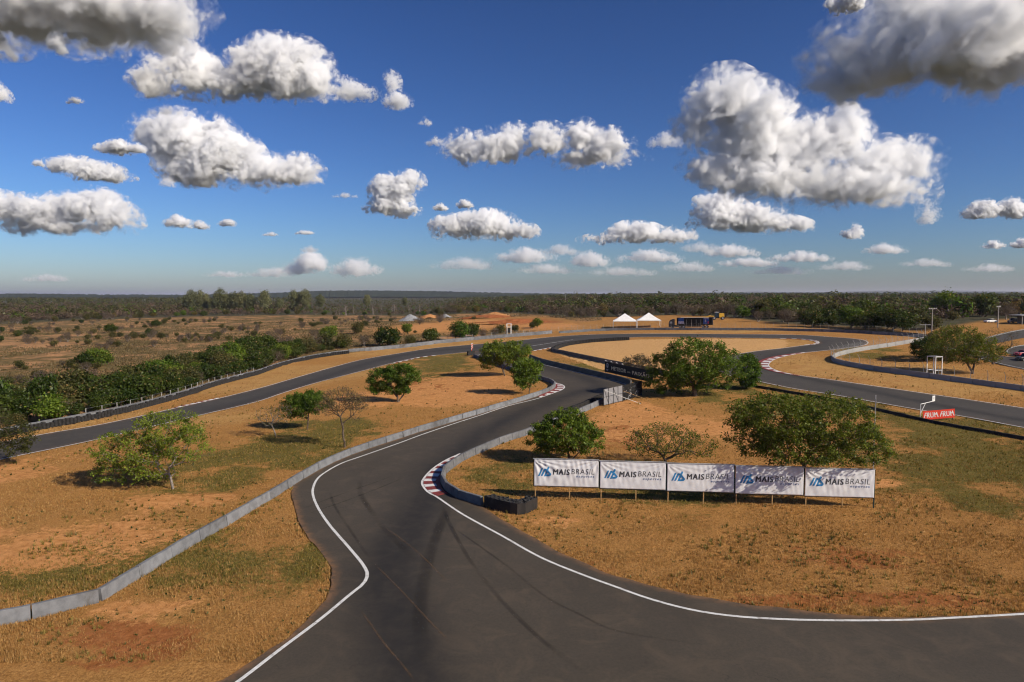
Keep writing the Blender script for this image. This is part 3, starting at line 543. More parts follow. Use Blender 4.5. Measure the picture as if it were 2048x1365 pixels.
# ------------------------------------------------------------------ kerbs
def slab(P4, z, h):
    V = [(x, y, tz(x, y) + z - .04) for x, y in P4] + [(x, y, tz(x, y) + z + h) for x, y in P4]
    return V, [(3, 2, 1, 0), (4, 5, 6, 7), (0, 1, 5, 4), (1, 2, 6, 5), (2, 3, 7, 6), (3, 0, 4, 7)]
def kerb(label, path, n, side0, widths, z, apron=None, first=0):
    """alternating red and white blocks on one side of a line"""
    Q = smooth_path(path, .25); Q = Q[np.linspace(0, len(Q) - 1, n * 3 + 1).astype(int)]; Nn = normals2(Q)
    x, y = Q[len(Q) // 2]; root = thing('track_kerb', label, 'kerb', (x, y, tz(x, y)))
    W = np.interp(np.linspace(0, 1, len(Q)), np.linspace(0, 1, len(widths)), widths)
    A = Q + Nn * side0; B = Q + Nn * (side0 + W[:, None] * np.sign(side0))
    org = np.array([x, y, tz(x, y)])
    for i in range(n):
        mb = MB()
        for k in range(3):
            a, b = i * 3 + k, i * 3 + k + 1
            P4 = [A[a], A[b], B[b], B[a]]
            if (P4[1][0] - P4[0][0]) * (P4[2][1] - P4[0][1]) - (P4[1][1] - P4[0][1]) * (P4[2][0] - P4[0][0]) < 0: P4 = P4[::-1]
            V, F = slab(P4, z, .025); mb.add(np.array(V) - org, F)
        mb.build('kerb_block', MAT['paint_red'] if (i + first) % 2 == 0 else MAT['paint'], root)
    if apron:
        C = Q + Nn * (side0 + (W + .03)[:, None] * np.sign(side0)); wa = np.sin(np.linspace(0, np.pi, len(Q))) ** .8 * apron; D = C + Nn * (wa[:, None] * np.sign(side0)); mb = MB()
        for a in range(len(Q) - 1):
            P4 = [C[a], C[a + 1], D[a + 1], D[a]]
            if np.linalg.norm(P4[2] - P4[1]) < .02 and np.linalg.norm(P4[3] - P4[0]) < .02: continue
            if (P4[1][0] - P4[0][0]) * (P4[2][1] - P4[0][1]) - (P4[1][1] - P4[0][1]) * (P4[2][0] - P4[0][0]) < 0: P4 = P4[::-1]
            V, F = slab(P4, z, .05); mb.add(np.array(V) - org, F)
        mb.build('apron', MAT['apron'], root)
MAT['apron'] = simple('red_apron_paint', (.22, .033, .026), .6, .2, 1.5, dirt=((.09, .03, .02), .7), coord='geo')
kerb('red and white apex kerb curving below the near wall beside the tyre stack', L['line_right'][0:8], 17, .16, [.2, .5, .95, 1.25, 1.25, 1.25, 1.2], .03, .62)
kerb('red and white kerb around the hairpin nose at the barrier end', L['kerb2'], 13, .16, [.3, .7, 1.2, 1.4, 1.0, .5], .03, 1.2, 1)
kerb('red and white kerb at the inside of the right hand hairpin before the fence', L['kerb3'], 22, -.16, [.4, .7, 1.3, 1.7, 1.5, .9, .5], .045, .8, 1)
kerb('thin red and white kerb on the outer edge of the left road', L['kerb5'], 14, .16, [.5, .6, .5], .045)
kerb('worn white kerb on the inner edge of the left road by the grass', L['kerb6'], 13, -.16, [.35, .4, .35], .045, None, 1)
kerb('white and red kerb on the far bend in front of the orange island', L['kerb4'], 15, -.16, [.4, .5, .8, .7, .4], .045, None, 1)
kerb('pale kerb along the grass wedge where the two roads merge', L['kerb7'], 12, -.16, [.4, .5, .4], .045, None, 1)

# ================================================================== WALLS
def panel_mesh(name, m, h, wb=.24, wt=.15, bev=.03, seed=0):
    """one wall panel, unit length along x, with chipped top edge"""
    r = np.random.default_rng(seed); k = 9; V = []; F = []
    prof = [(-wb, -.25), (-wb, .06), (-wt, h - bev), (-wt + bev, h), (wt - bev, h), (wt, h - bev), (wb, .06), (wb, -.25)]
    for i in range(k):
        x = -.5 + i / (k - 1); ch = r.random() ** 4 * .035
        for j, (y, z) in enumerate(prof): V.append((x, y, z - (ch if 2 <= j <= 5 else 0)))
    n = len(prof)
    for i in range(k - 1):
        for j in range(n): F.append((i * n + j, i * n + (j + 1) % n, (i + 1) * n + (j + 1) % n, (i + 1) * n + j)[::-1])
    F += [tuple(range(n)), tuple((k - 1) * n + j for j in range(n))[::-1]]
    return mesh(name, V, F, m)
def wall(label, path, seg, h, m, gap=.05, wb=.24, wt=.15, smooth=True, name='concrete_wall'):
    Q = smooth_path(path, seg) if smooth else resample(path, seg)
    o0 = Vector((Q[0][0], Q[0][1], tz(*Q[0]))); root = thing(name, label, 'wall', o0)
    ms = [panel_mesh('wall_panel', m, h, wb, wt, seed=int(abs(Q[0][0] * 10)) + i) for i in range(4)]
    for i in range(len(Q) - 1):
        a, b = Q[i], Q[i + 1]; za, zb = tz(*a), tz(*b); d = b - a; ln = float(np.hypot(*d))
        o = link('wall_panel', ms[i % 4], root, Vector(((a[0] + b[0]) / 2, (a[1] + b[1]) / 2, (za + zb) / 2 + random.uniform(-.015, .015))) - o0,
                 (random.uniform(-.012, .012), -math.atan2(zb - za, ln) + random.uniform(-.004, .004), math.atan2(d[1], d[0]) + random.uniform(-.016, .016)), (ln - gap - .02, 1, 1))
    return root
wall('grey concrete barrier wall running along the left edge of the near track', L['wall_a'], 3.75, .82, MAT['concrete'])
wall('grey concrete barrier wall curving round the apex kerb in front of the banners', L['wall_b'], 3.2, .84, MAT['concrete'])
wall('shaded dark concrete wall on the right of the hairpin approach road', L['wall_c'], 3.6, 1.1, MAT['concrete_dark'])
wall('dark low wall between the grass wedge and the raked sand', L['wall_d'], 3.6, .95, MAT['concrete_dark'])
wall('pale grey concrete wall behind the left bend in front of the bushes', L['wall_e1'], 4.0, 1.15, MAT['concrete'], .02)
wall('long low concrete wall in front of the white tents and the truck', L['wall_e2'], 4.6, .85, MAT['concrete'], .04)
wall('concrete wall looping under the mesh fence on the right', L['wall_f'], 4.0, 1.0, MAT['concrete_light'], .04)
wall('low wall with its shade painted black along the grass behind the red advertising board', L['wall_k'], 4.0, .42, MAT['belt'], .04, .2, .15)  # shade on the near face is put into the colour: black all over

# ------------------------------------------------------------------ tyre walls
def tyre_prof(R0, w):
    return [(R0 * .56, -w * .38), (R0 * .62, -w * .5), (R0 * .86, -w * .5), (R0 * .97, -w * .36), (R0, -w * .1), (R0, w * .1), (R0 * .97, w * .36), (R0 * .86, w * .5), (R0 * .62, w * .5), (R0 * .56, w * .38), (R0 * .56, -w * .38)]
def stack_mesh(n, seed, R0=.31, w=.205):
    r = np.random.default_rng(seed); mb = MB()
    for i in range(n): mb.lathe(tyre_prof(R0 * r.uniform(.96, 1.04), w), 14, (r.uniform(-.025, .025), r.uniform(-.025, .025), w * (i + .5) - .02))
    return mb.mesh('tyre_stack', MAT['tyre'], True)
def tyre_wall(label, path, n, rows=1, belt=None, step=.63, row_side=1, capped=False):
    Q = smooth_path(path, step); Nn = normals2(Q); o0 = Vector((Q[0][0], Q[0][1], tz(*Q[0])))
    root = thing('tyre_wall', label, 'tyre wall', o0); ms = [stack_mesh(n - (i == 1 and not belt), 40 + i) for i in range(4)]
    for rw in range(rows):
        for i, (p, q) in enumerate(zip(Q, Nn)):
            x, y = p + q * (rw * .6 * row_side)
            link('tyre_stack', random.choice(ms), root, Vector((x, y, tz(x, y) - .01)) - o0, (0, 0, random.random() * 6), (1, 1, random.uniform(.93, 1.05)))
    if belt:                                # rubber belting bolted round the stacks
        side, h = belt
        mb = MB(); th = .018; k = len(Q)
        P = [(*(Q[i] + Nn[i] * side * .345), 0) for i in range(k)]
        e0 = Q[0] + (Q[0] - Q[1]) / step * .36; e1 = Q[-1] + (Q[-1] - Q[-2]) / step * .36
        pts = [e0 - Nn[0] * side * .1, e0 + Nn[0] * side * .26] + [Q[i] + Nn[i] * side * (.345 + .03 * math.sin(i * 2.1)) for i in range(k)] + [e1 + Nn[-1] * side * .26, e1 - Nn[-1] * side * .25]
        pts = np.array(pts); nn = normals2(pts); V = []; F = []
        for p, q in zip(pts, nn):
            for s, z in ((0, -.05), (0, h), (th, h), (th, -.05)):
                x, y = p + q * s * side; V.append((x - o0.x, y - o0.y, tz(*p) + z - o0.z))
        for i in range(len(pts) - 1):
            for j in range(4): F.append((i * 4 + j, (i + 1) * 4 + j, (i + 1) * 4 + (j + 1) % 4, i * 4 + (j + 1) % 4))
        mb.add(V, F).build('rubber_belt', MAT['belt'], root)
    return root
tyre_wall('black belted tyre stack ending the wall below the first banner', L['tyre_near'], 5, 2, (-1, 1.0), .56, 1)
tyre_wall('long tyre wall in front of the green trees along the left road', L['tyre_g'], 5, 1, None, .64)
wall('pale concrete wall behind the long tyre row on the left', [(p[0] - .35, p[1] + .75) for p in L['tyre_g']], 4.0, 1.12, MAT['concrete'], .02, .16, .14)
tyre_wall('dark tyre wall bending round the raked sand island', L['tyre_d'], 5, 2, (1, .95), .62, -1)
tyre_wall('short black tyre stack at the nose of the grass infield', L['tyre_end'], 6, 2, (-1, 1.2), .6)
tyre_wall('black tyre row lying along the wall before the grey hoarding', [(p[0] - .5, p[1] + .55) for p in L['tyre_b']], 4, 1, (1, .8), .62)
tyre_wall('dark tyre row along the far wall under the mesh fence', [(p[0] - .2, p[1] - .8) for p in L['tyre_e']], 5, 1, (1, 1.0), .66)

# ------------------------------------------------------------------ fences
def post_mesh(h, bend, w=.07):
    mb = MB(); mb.tube([(0, 0, -.3), (0, 0, h - bend), (0, bend * .75, h)] if bend else [(0, 0, -.3), (0, 0, h)], w, 5); return mb.mesh('fence_post', MAT['post'])
def fence(label, path, spacing, h, bend, w, strands, face=1.0, mesh_gap=None):
    Q = smooth_path(path, spacing); Nn = normals2(Q); o0 = Vector((Q[0][0], Q[0][1], tz(*Q[0]))); root = thing('mesh_fence', label, 'fence', o0)
    pm = post_mesh(h, bend, w)
    for p, q in zip(Q, Nn):
        link('fence_post', pm, root, Vector((p[0], p[1], tz(*p))) - o0, (random.uniform(-.02, .02), random.uniform(-.02, .02), math.atan2(q[1] * face, q[0] * face) - math.pi / 2))
    mb = MB(); V = []; F = []
    for s in range(strands):
        z = .35 + (h - bend - .4) * s / max(strands - 1, 1); n0 = len(V); rr = .006
        for p in Q: 
            for a, b in ((0, rr), (-rr, -rr), (rr, -rr)): V.append((p[0] - o0.x + a, p[1] - o0.y, tz(*p) + z + b - o0.z))
        for i in range(len(Q) - 1):
            for j in range(3): F.append((n0 + i * 3 + j, n0 + (i + 1) * 3 + j, n0 + (i + 1) * 3 + (j + 1) % 3, n0 + i * 3 + (j + 1) % 3))
    o = link('fence_wires', mesh('fence_wires', V, F, MAT['metal']), root); o['kind'] = 'stuff'
    return root
fence('thin post and wire fence in front of the tents and the truck', L['fence_far'], 2.6, 2.3, 0, .03, 6)
fence('tall bent top mesh fence looping round the grass on the right', L['fence_right'], 3.0, 2.9, .75, .055, 9, -1)
fence('low wooden post fence behind the pale left wall', [(p[0], p[1] + 3) for p in L['fence_left']], 2.6, 1.5, 0, .07, 4)
fence('thin wooden posts standing behind the long tyre row', [(p[0] - 1.2, p[1] + 1.6) for p in L['tyre_g'][3:10]], 3.2, 1.7, 0, .06, 3)

# ================================================================== SIGNS
def text_mesh(body, size, shear=0.0, bold=0.0, spacing=1.0, cuts=0):
    cu = bpy.data.curves.new('lettering', 'FONT'); cu.body = body; cu.size = size; cu.shear = shear; cu.offset = bold; cu.space_character = spacing; cu.resolution_u = 3
    o = bpy.data.objects.new('lettering', cu); col.objects.link(o)
    dg = bpy.context.evaluated_depsgraph_get(); me = bpy.data.meshes.new_from_object(o.evaluated_get(dg)); bpy.data.objects.remove(o)
    bm = bmesh.new(); bm.from_mesh(me); bmesh.ops.triangulate(bm, faces=bm.faces[:])
    if cuts:
        bmesh.ops.subdivide_edges(bm, edges=[e for e in bm.edges if e.calc_length() > size * .12], cuts=cuts); bmesh.ops.triangulate(bm, faces=bm.faces[:])
    bm.verts.index_update(); V = np.array([v.co[:] for v in bm.verts])[:, :2]; F = [tuple(v.index for v in f.verts) for f in bm.faces]; bm.free(); bpy.data.meshes.remove(me)
    return V, F
def heavy(VF, w, n=3):
    """thickened lettering: shifted passes, each a hair above the last (third column is that lift)"""
    V, F = VF; Vs = []; Fs = []; k = 0
    for q in range(n):
        Vs.append(np.c_[V[:, 0] + w * (q / (n - 1) - .5), V[:, 1] + w * .25 * ((q % 2) - .5), np.full(len(V), .0012 * q)]); Fs += [tuple(i + k for i in f) for f in F]; k += len(V)
    return np.concatenate(Vs), Fs
def fit(V, x0, x1, y0, y1):
    a, b = V[:, :2].min(0), V[:, :2].max(0); Q = V.copy(); Q[:, :2] = (V[:, :2] - a) / (b - a) * [x1 - x0, y1 - y0] + [x0, y0]; return Q
MAT['cloth'] = simple('white_banner_cloth', (.66, .66, .675), .75, .05, 1.2, .2, dirt=((.55, .52, .48), .35))
MAT['ink_grey'] = simple('grey_ink', (.055, .057, .065), .7, .1, 3)
MAT['ink_blue'] = simple('blue_ink', (.03, .19, .42), .7, .15, 3)
MAT['ink_navy'] = simple('navy_ink', (.06, .11, .26), .7, .1, 3)
MAT['frame_dark'] = simple('banner_frame', (.02, .035, .03), .6, .2, 3)
bl, br = Vector((*L['pts']['banner_l'], 0)), Vector((*L['pts']['banner_r'], 0))
brow = (br - bl); bang = math.atan2(brow.y, brow.x); blen = brow.length; BW = blen / 5
LOGO = [[(170, 668), (215, 670), (312, 455), (265, 455)], [(248, 672), (298, 672), (398, 470), (345, 465)],
        [(335, 688), (505, 688), (537, 655), (520, 636), (392, 640), (362, 648)], [(335, 690), (378, 690), (446, 560), (404, 540)],
        [(372, 500), (420, 468), (546, 632), (522, 668)], [(420, 485), (455, 410), (494, 440), (462, 508)]]
labels = ['first white banner from the left, standing nearest the apex kerb', 'second white banner from the left, in front of the sparse tree', 'third white banner, the middle one of the five',
          'fourth white banner, streaked by the shadow of the big tree', 'rightmost white banner of the row beside the open grass']
def make_banner(i):
    base = bl + brow * (i / 5); zb = tz(base.x, base.y)
    root = thing('advertising_banner', labels[i], 'banner', (base.x, base.y, zb), bang, 'row of five white banners')
    zlo = 1.28 - .075 * i; hgt = 2.66; W = BW - .16; x0 = .06
    ph = 3.7 * i; am = (1.5, .8, .7, 1.1, 1.0)[i]
    def cloth(u, v):
        # folds fan out from the tied upper corners and run down the sheet
        u = np.asarray(u, float); v = np.asarray(v, float)
        a1 = np.arctan2(1.02 - v, u + .03); a2 = np.arctan2(1.02 - v, 1.03 - u); r1 = np.hypot(1.02 - v, (u + .03) * 2.3); r2 = np.hypot(1.02 - v, (1.03 - u) * 2.3)
        w = .045 * np.sin(a1 * 19 + ph) * np.exp(-r1 * 1.3) * np.minimum(r1 * 4, 1) + .035 * np.sin(a2 * 17 + ph * 2) * np.exp(-r2 * 1.3) * np.minimum(r2 * 4, 1)
        w = w + .010 * np.sin(u * 70 + 6 * v + ph + 2 * np.sin(u * 9 + ph)) * (.35 + .65 * v) + .007 * np.sin(u * 43 - 9 * v + 1.7 * ph) + .02 * np.sin(u * 3.1) * np.sin(v * 3.1)
        return w * am * np.minimum(1, np.minimum(u, 1 - u) * 25) * np.minimum(1, np.minimum(v, 1 - v) * 14)
    nu, nv = 110, 34; U, Vv = np.meshgrid(np.linspace(0, 1, nu), np.linspace(0, 1, nv)); w = cloth(U, Vv)
    P = np.c_[(x0 + U * W).ravel(), (-.10 - w).ravel(), (zlo + Vv * hgt).ravel()]; k = (np.arange(nv - 1)[:, None] * nu + np.arange(nu - 1)[None]).ravel()
    cl = link('cloth', mesh('cloth', P, np.c_[k, k + 1, k + nu + 1, k + nu], MAT['cloth'], True), root)
    so = cl.modifiers.new('thickness', 'SOLIDIFY'); so.thickness = .006; so.offset = -1
    def on_cloth(name, Q, F, m, eps):
        u = (Q[:, 0]) / W; v = Q[:, 1] / hgt; d = cloth(u, v) + (Q[:, 2] if Q.shape[1] > 2 else 0)
        link(name, mesh(name, np.c_[x0 + Q[:, 0], -.10 - d - eps, zlo + Q[:, 1]], F, m), cl)
    def px(x, y): return ((x - 55) / 1810 * W, (1 - (y - .052 * (x - 55) - 190) / 765) * hgt)
    a, b = px(585, 628), px(1065, 470); V, F = heavy(text_mesh('MAIS', 1, .10, 0, 1.16, 1), .085); on_cloth('bold_lettering', fit(V, a[0], b[0], a[1] - .06, a[1] + .50), F, MAT['ink_grey'], .013)
    a, b = px(1110, 640), px(1752, 500); V, F = text_mesh('BRASIL', 1, .12, -.008, 1.08, 1); on_cloth('thin_lettering', fit(V, a[0], b[0], a[1] - .02, a[1] + .50), F, MAT['ink_grey'], .013)
    a, b = px(1245, 690), px(1748, 690); V, F = heavy(text_mesh('esportes', 1, .15, 0, 1.35, 1), .03); on_cloth('small_lettering', fit(V, a[0], b[0], a[1] - .26, a[1] + .0), F, MAT['ink_navy'], .013)
    for q, pg in enumerate(LOGO):
        bm = bmesh.new(); f = bm.faces.new([bm.verts.new((*px(x, y), 0)) for x, y in pg]); bmesh.ops.triangulate(bm, faces=[f]); bmesh.ops.subdivide_edges(bm, edges=bm.edges[:], cuts=3, use_grid_fill=True); bmesh.ops.triangulate(bm, faces=bm.faces[:])
        bm.verts.index_update(); V = np.array([v.co[:] for v in bm.verts])[:, :2]; F = [tuple(v.index for v in f.verts) for f in bm.faces]; bm.free()
        on_cloth('emblem_stroke', V, F, MAT['ink_blue'], .013 + .0025 * q)
    for sx in (-.02, BW - .09): MB().box(sx, sx + .07, -.05, .02, zlo - .05, zlo + hgt + .06).build('side_rail', MAT['frame_dark'], root)
    MB().box(.05, BW - .09, -.05, .02, zlo - .07, zlo - .01).box(.05, BW - .09, -.045, .015, zlo + hgt * .5, zlo + hgt * .5 + .05).build('frame_rail', MAT['frame_dark'], root)
    MB().tube([(-.04, -.10, zlo + hgt + .055), (BW - .06, -.10, zlo + hgt + .055)], .055, 8).build('top_roll', MAT['metal'], root)
    for lx in ((.18, .55 * BW) if i < 4 else (.2, .55 * BW, BW - .05)):
        MB().box(lx - .05, lx + .05, -.05 + .02, .07, -.35, zlo - .02 if lx < BW - .2 else zlo + hgt).build('wooden_leg', MAT['wood'] if lx < BW - .2 else MAT['frame_dark'], root)
for i in range(5): make_banner(i)

# black board with golden letters beside the hairpin
MAT['board_black'] = simple('black_board', (.010, .010, .011), .6, .3, 2)
MAT['gold'] = simple('gold_letters', (.85, .66, .42), .5, .3, 4)
MAT['print_white'] = simple('pale_print', (.5, .5, .5), .6, .2, 4)
a, b = Vector(L['pts']['sign_m0']), Vector(L['pts']['sign_m1']); d = b - a; SL = d.length
za, zb_ = tz(*a), tz(*b)
sg = thing('advertising_board', 'long black board with golden lettering half hidden by the large green tree', 'sign', (a.x, a.y, za), math.atan2(d.y, d.x))
sg.rotation_euler[1] = -math.atan2(zb_ - za, SL)
MB().box(0, SL, 0, .08, .15, 2.55).build('board', MAT['board_black'], sg)
for q in range(5): MB().box(.1 + q * (SL - .3) / 4, .2 + q * (SL - .3) / 4, .08, .18, -.5, 2.5).build('board_post', MAT['dark_metal'], sg)
for txt, x0, x1, z0, z1, bd in (('METEOR', .155, .475, .9, 1.75, .02), ('DA', .505, .565, 1.05, 1.4, .0), ('PAIXÃO', .60, .94, .9, 1.9, .02)):
    V, F = heavy(text_mesh(txt, 1, .0, 0, 1.08), .05 if bd else .01); V = fit(V, x0 * SL, x1 * SL, z0, z1); link('golden_lettering', mesh('golden_lettering', np.c_[V[:, 0], -.012 - V[:, 2], V[:, 1]], F, MAT['gold']), sg)
cx = .065 * SL
crest = [(cx - .42, 2.1), (cx - .2, 2.2), (cx, 2.3), (cx + .2, 2.2), (cx + .42, 2.1), (cx + .42, 1.6), (cx + .3, 1.3), (cx, 1.1), (cx - .3, 1.3), (cx - .42, 1.6)]
MB().prism(crest, -.014, -.004).build('crest', MAT['print_white'], sg)
MB().box(cx - .26, cx + .26, -.02, -.014, 1.75, 1.98).box(cx - .05, cx + .05, -.024, -.02, 1.25, 2.12).build('crest_device', MAT['board_black'], sg)
MB().box(cx - .4, cx + .4, -.014, -.004, .72, .84).box(cx - .28, cx + .28, -.014, -.004, .5, .6).build('crest_caption', MAT['print_white'], sg)
for q in range(4):
    MB().tube([(1.2 + q * 2.3 + .0, .04, 2.5), (1.2 + q * 2.3, -.5, 2.85)], .025, 5).build('lamp_arm', MAT['metal'], sg)
    MB().box(1.05 + q * 2.3, 1.35 + q * 2.3, -.62, -.42, 2.8, 2.9).build('lamp_head', MAT['white_metal'], sg)

# grey hoarding with struts and a patterned black panel
def camo():
    m, nt, b = newmat('black_white_print'); f = mrange(nt, noise(nt, 1.7, 4, .7, 'obj', 1.2), .58, .66); nt.links.new(mixc(nt, f, (.008, .008, .009), (.34, .34, .35)), b.inputs['Base Color']); return m
MAT['camo'] = camo()
MAT['sheet'] = simple('grey_sheet', (.19, .19, .20), .6, .08, .8, .35, rand=.06)
p0, p1, p2 = [Vector(L['pts'][k]) for k in ('panel0', 'panel1', 'panel2')]
for (a, b, nm, lab, mt, npan) in ((p0, p1, 'grey_hoarding', 'grey sheet metal hoarding with thin struts by the hairpin', MAT['sheet'], 4), (p1, p2, 'patterned_hoarding', 'black hoarding with white splashes joined to the grey sheets', MAT['camo'], 2)):
    d = b - a; ln = d.length; hd = thing(nm, lab, 'hoarding', (a.x, a.y, tz(*a)), math.atan2(d.y, d.x)); hd.rotation_euler[1] = -math.atan2(tz(*b) - tz(*a), ln)
    for q in range(npan): MB().box(q * ln / npan + .015, (q + 1) * ln / npan - .015, -.02, .02, .12, 2.85).build('sheet_panel', mt, hd)
    for q in range(npan + 1): MB().box(q * ln / npan - .035, q * ln / npan + .035, -.09, -.022, -.4, 2.9).build('upright', MAT['dark_metal'], hd)
    MB().box(0, ln, -.075, -.023, 1.45, 1.51).build('cross_rail', MAT['dark_metal'], hd)
    if npan == 4:
        MB().tube([(.2, -.06, 2.8), (ln * .25, -.06, .2)], .03, 5).tube([(ln * .5, -.06, 2.8), (ln * .75, -.06, .3)], .03, 5).build('diagonal_bar', MAT['dark_metal'], hd)
        MB().tube([(.25, -.06, 2.7), (ln + .5, -3.6, -.15)], .035, 6).tube([(ln + .5, -3.6, -.15), (ln + .9, -2.7, .3)], .03, 6).build('strut', MAT['metal'], hd)
    else:
        MB().tube([(0, -.06, 1.9), (ln * .55, -3.4, -.1)], .035, 6).build('strut', MAT['wood'], hd)

# red board and the arm with the square plate
MAT['red_board'] = simple('red_board', (.62, .045, .022), .5, .08, 2)
a, b = Vector(L['pts']['frum0']), Vector(L['pts']['frum1']); d = b - a; ln = d.length
fr = thing('red_board', 'red board lettered in white behind the low wall', 'sign', (a.x, a.y, tz(*a)), math.atan2(d.y, d.x)); fr.rotation_euler[1] = R(-4)
V_, F_ = heavy(text_mesh('FRUM', 1, .0, 0, 1.12), .06)
for q in range(2):
    x0, x1 = q * ln / 2 + .02, (q + 1) * ln / 2 - .02
    pn = MB().box(x0, x1, 0, .05, -.02, 1.34).build('board_half', MAT['red_board'], fr)
    V = fit(V_, 0, 1, 0, 1); w = x1 - x0; sc = .74 + .2 * (1 - V[:, 1]); X = x0 + w * (.5 + (V[:, 0] - .5) * sc); Z = .28 + V[:, 1] * .80
    link('white_lettering', mesh('white_lettering', np.c_[X, -.012 - V[:, 2], Z], F_, MAT['paint']), pn)
MB().box(.3, .4, .05, .12, -.4, 1.2).box(ln - .4, ln - .3, .05, .12, -.4, 1.2).build('board_leg', MAT['dark_metal'], fr)
a = Vector(L['pts']['arm']); ar = thing('sign_arm', 'white steel arm carrying a square plate over the right road', 'sign arm', (a.x, a.y, tz(*a)), R(30))
MB().tube([(0, 0, -.3), (0, 0, 2.25)], .05, 8).build('arm_post', MAT['white_metal'], ar)
MB().tube([(0, 0, 2.2), (3.9, 0, 2.42)], .05, 8).build('arm_boom', MAT['white_metal'], ar)
MB().tube([(0, 0, .7), (1.35, 0, 2.27)], .04, 8).build('arm_brace', MAT['white_metal'], ar)
pt = MB().box(3.15, 3.9, -.03, .03, 2.47, 3.25).build('square_plate', MAT['paint'], ar)
V, F = text_mesh('50', 1, 0, .0); V = fit(V, 3.32, 3.73, 2.66, 3.06); link('plate_number', mesh('plate_number', np.c_[V[:, 0], np.full(len(V), -.036), V[:, 1]], F, MAT['metal']), pt)
a = L['pts']['mast']; ms = thing('thin_mast', 'thin pale mast rising through the biggest tree behind the banners', 'mast', (*a, tz(*a)))
MB().tube([(0, 0, -.3), (0, 0, 8.3)], .05, 6).build('mast_pole', MAT['metal'], ms); MB().tube([(0, 0, 8.3), (0, 0, 8.75)], .03, 6).build('mast_tip', MAT['white_metal'], ms)

# striped delineators
for k, lab in (('cone1', 'taller orange and white striped post at the nose of the infield'), ('cone2', 'shorter orange and white striped post just behind the tyre nose')):
    a = L['pts'][k]; c = thing('striped_post', lab, 'bollard', (*a, tz(*a)), 0, 'orange striped posts'); h = 2.2 if k == 'cone1' else 1.7
    MB().lathe([(0, 0), (.3, 0), (.3, .06), (.12, .12), (0, .12)], 12).build('base', MAT['tyre'], c)
    for q in range(6): MB().disc((0, 0, .1 + h * (q + .5) / 6), (0, 0, 1), .16, h / 6 - .01, 10).build('stripe', simple('orange_plastic', (.75, .08, .02), .5) if q % 2 == 0 else MAT['paint'], c)

# ------------------------------------------------------------------ towers and poles
def scaffold(label, p, w, h, dp, rz, m, rails):
    t = thing('marshal_stand', label, 'stand', (*p, tz(*p)), rz)
    for sx in (-1, 1):
        for sy in (-1, 1): MB().box(sx * w / 2 - .06, sx * w / 2 + .06, sy * dp / 2 - .06, sy * dp / 2 + .06, -.3, h).build('upright', m, t)
    for z in rails:
        MB().box(-w / 2, w / 2, -dp / 2 - .05, -dp / 2 + .05, z, z + .1).box(-w / 2, w / 2, dp / 2 - .05, dp / 2 + .05, z, z + .1).box(-w / 2 - .05, -w / 2 + .05, -dp / 2, dp / 2, z + .01, z + .09).box(w / 2 - .05, w / 2 + .05, -dp / 2, dp / 2, z + .01, z + .09).build('rail', m, t)
    return t
t = scaffold('white steel stand behind the pale wall on the far bend', L['pts']['scaf1'], 1.7, 4.6, 1.6, .2, MAT['white_metal'], (.25, 3.3, 4.5))
MB().box(-.45, .35, -.3, .3, 1.2, 3.0).build('black_box', MAT['belt'], t)
t = scaffold('white steel stand behind the fenced wall on the right', L['pts']['scaf2'], 1.9, 4.1, 1.9, .35, MAT['white_metal'], (1.2, 4.0))
MB().box(-.95, .95, -.95, .95, 4.1, 4.16).build('canopy', MAT['metal'], t)
def pole(label, p, h, wbar, rz, name='utility_pole', ins=True, m=None):
    t = thing(name, label, 'pole', (*p, tz(*p)), rz); m = m or MAT['post']
    MB().tube([(0, 0, -.5), (0, 0, h)], .17, 8, .11).build('shaft', m, t)
    MB().box(-wbar / 2, wbar / 2, -.07, .07, h - .32, h - .16).build('cross_arm', m, t)
    if ins:
        for x in (-.46, -.2, .2, .46): MB().lathe([(0, 0), (.07, .0), (.09, .1), (.05, .22), (0, .24)], 8, (x * wbar, 0, h - .16)).build('insulator', MAT['white_metal'], t)
    return t
pole('pale concrete pole with a wide bar beside the end of the mesh fence', L['pts']['pole1'], 5.8, 3.0, 0, ins=False, m=MAT['concrete_light'])
pole('tall utility pole behind the dark right hand trees', L['pts']['pole2'], 8.2, 2.6, .1)
pole('utility pole rising beside the upper service road', L['pts']['pole3'], 7.4, 1.8, .3)
pole('short lamp post with twin heads by the service road', L['pts']['lamp'], 3.4, 1.0, 0, 'lamp_post', False, MAT['metal'])
pole('distant pale pole in front of the grey green eucalyptus', L['pts']['pole_far1'], 9.5, .8, 0)
pole('small distant pole above the far left scrub', L['pts']['pole_far2'], 9.0, .8, 0)
pole('distant pole above the scrub left of the tents', L['pts']['pole_far4'], 11.5, 2.6, 0)
pole('slim distant pole near the dirt heaps', L['pts']['pole_far3'], 10.5, .8, 0)

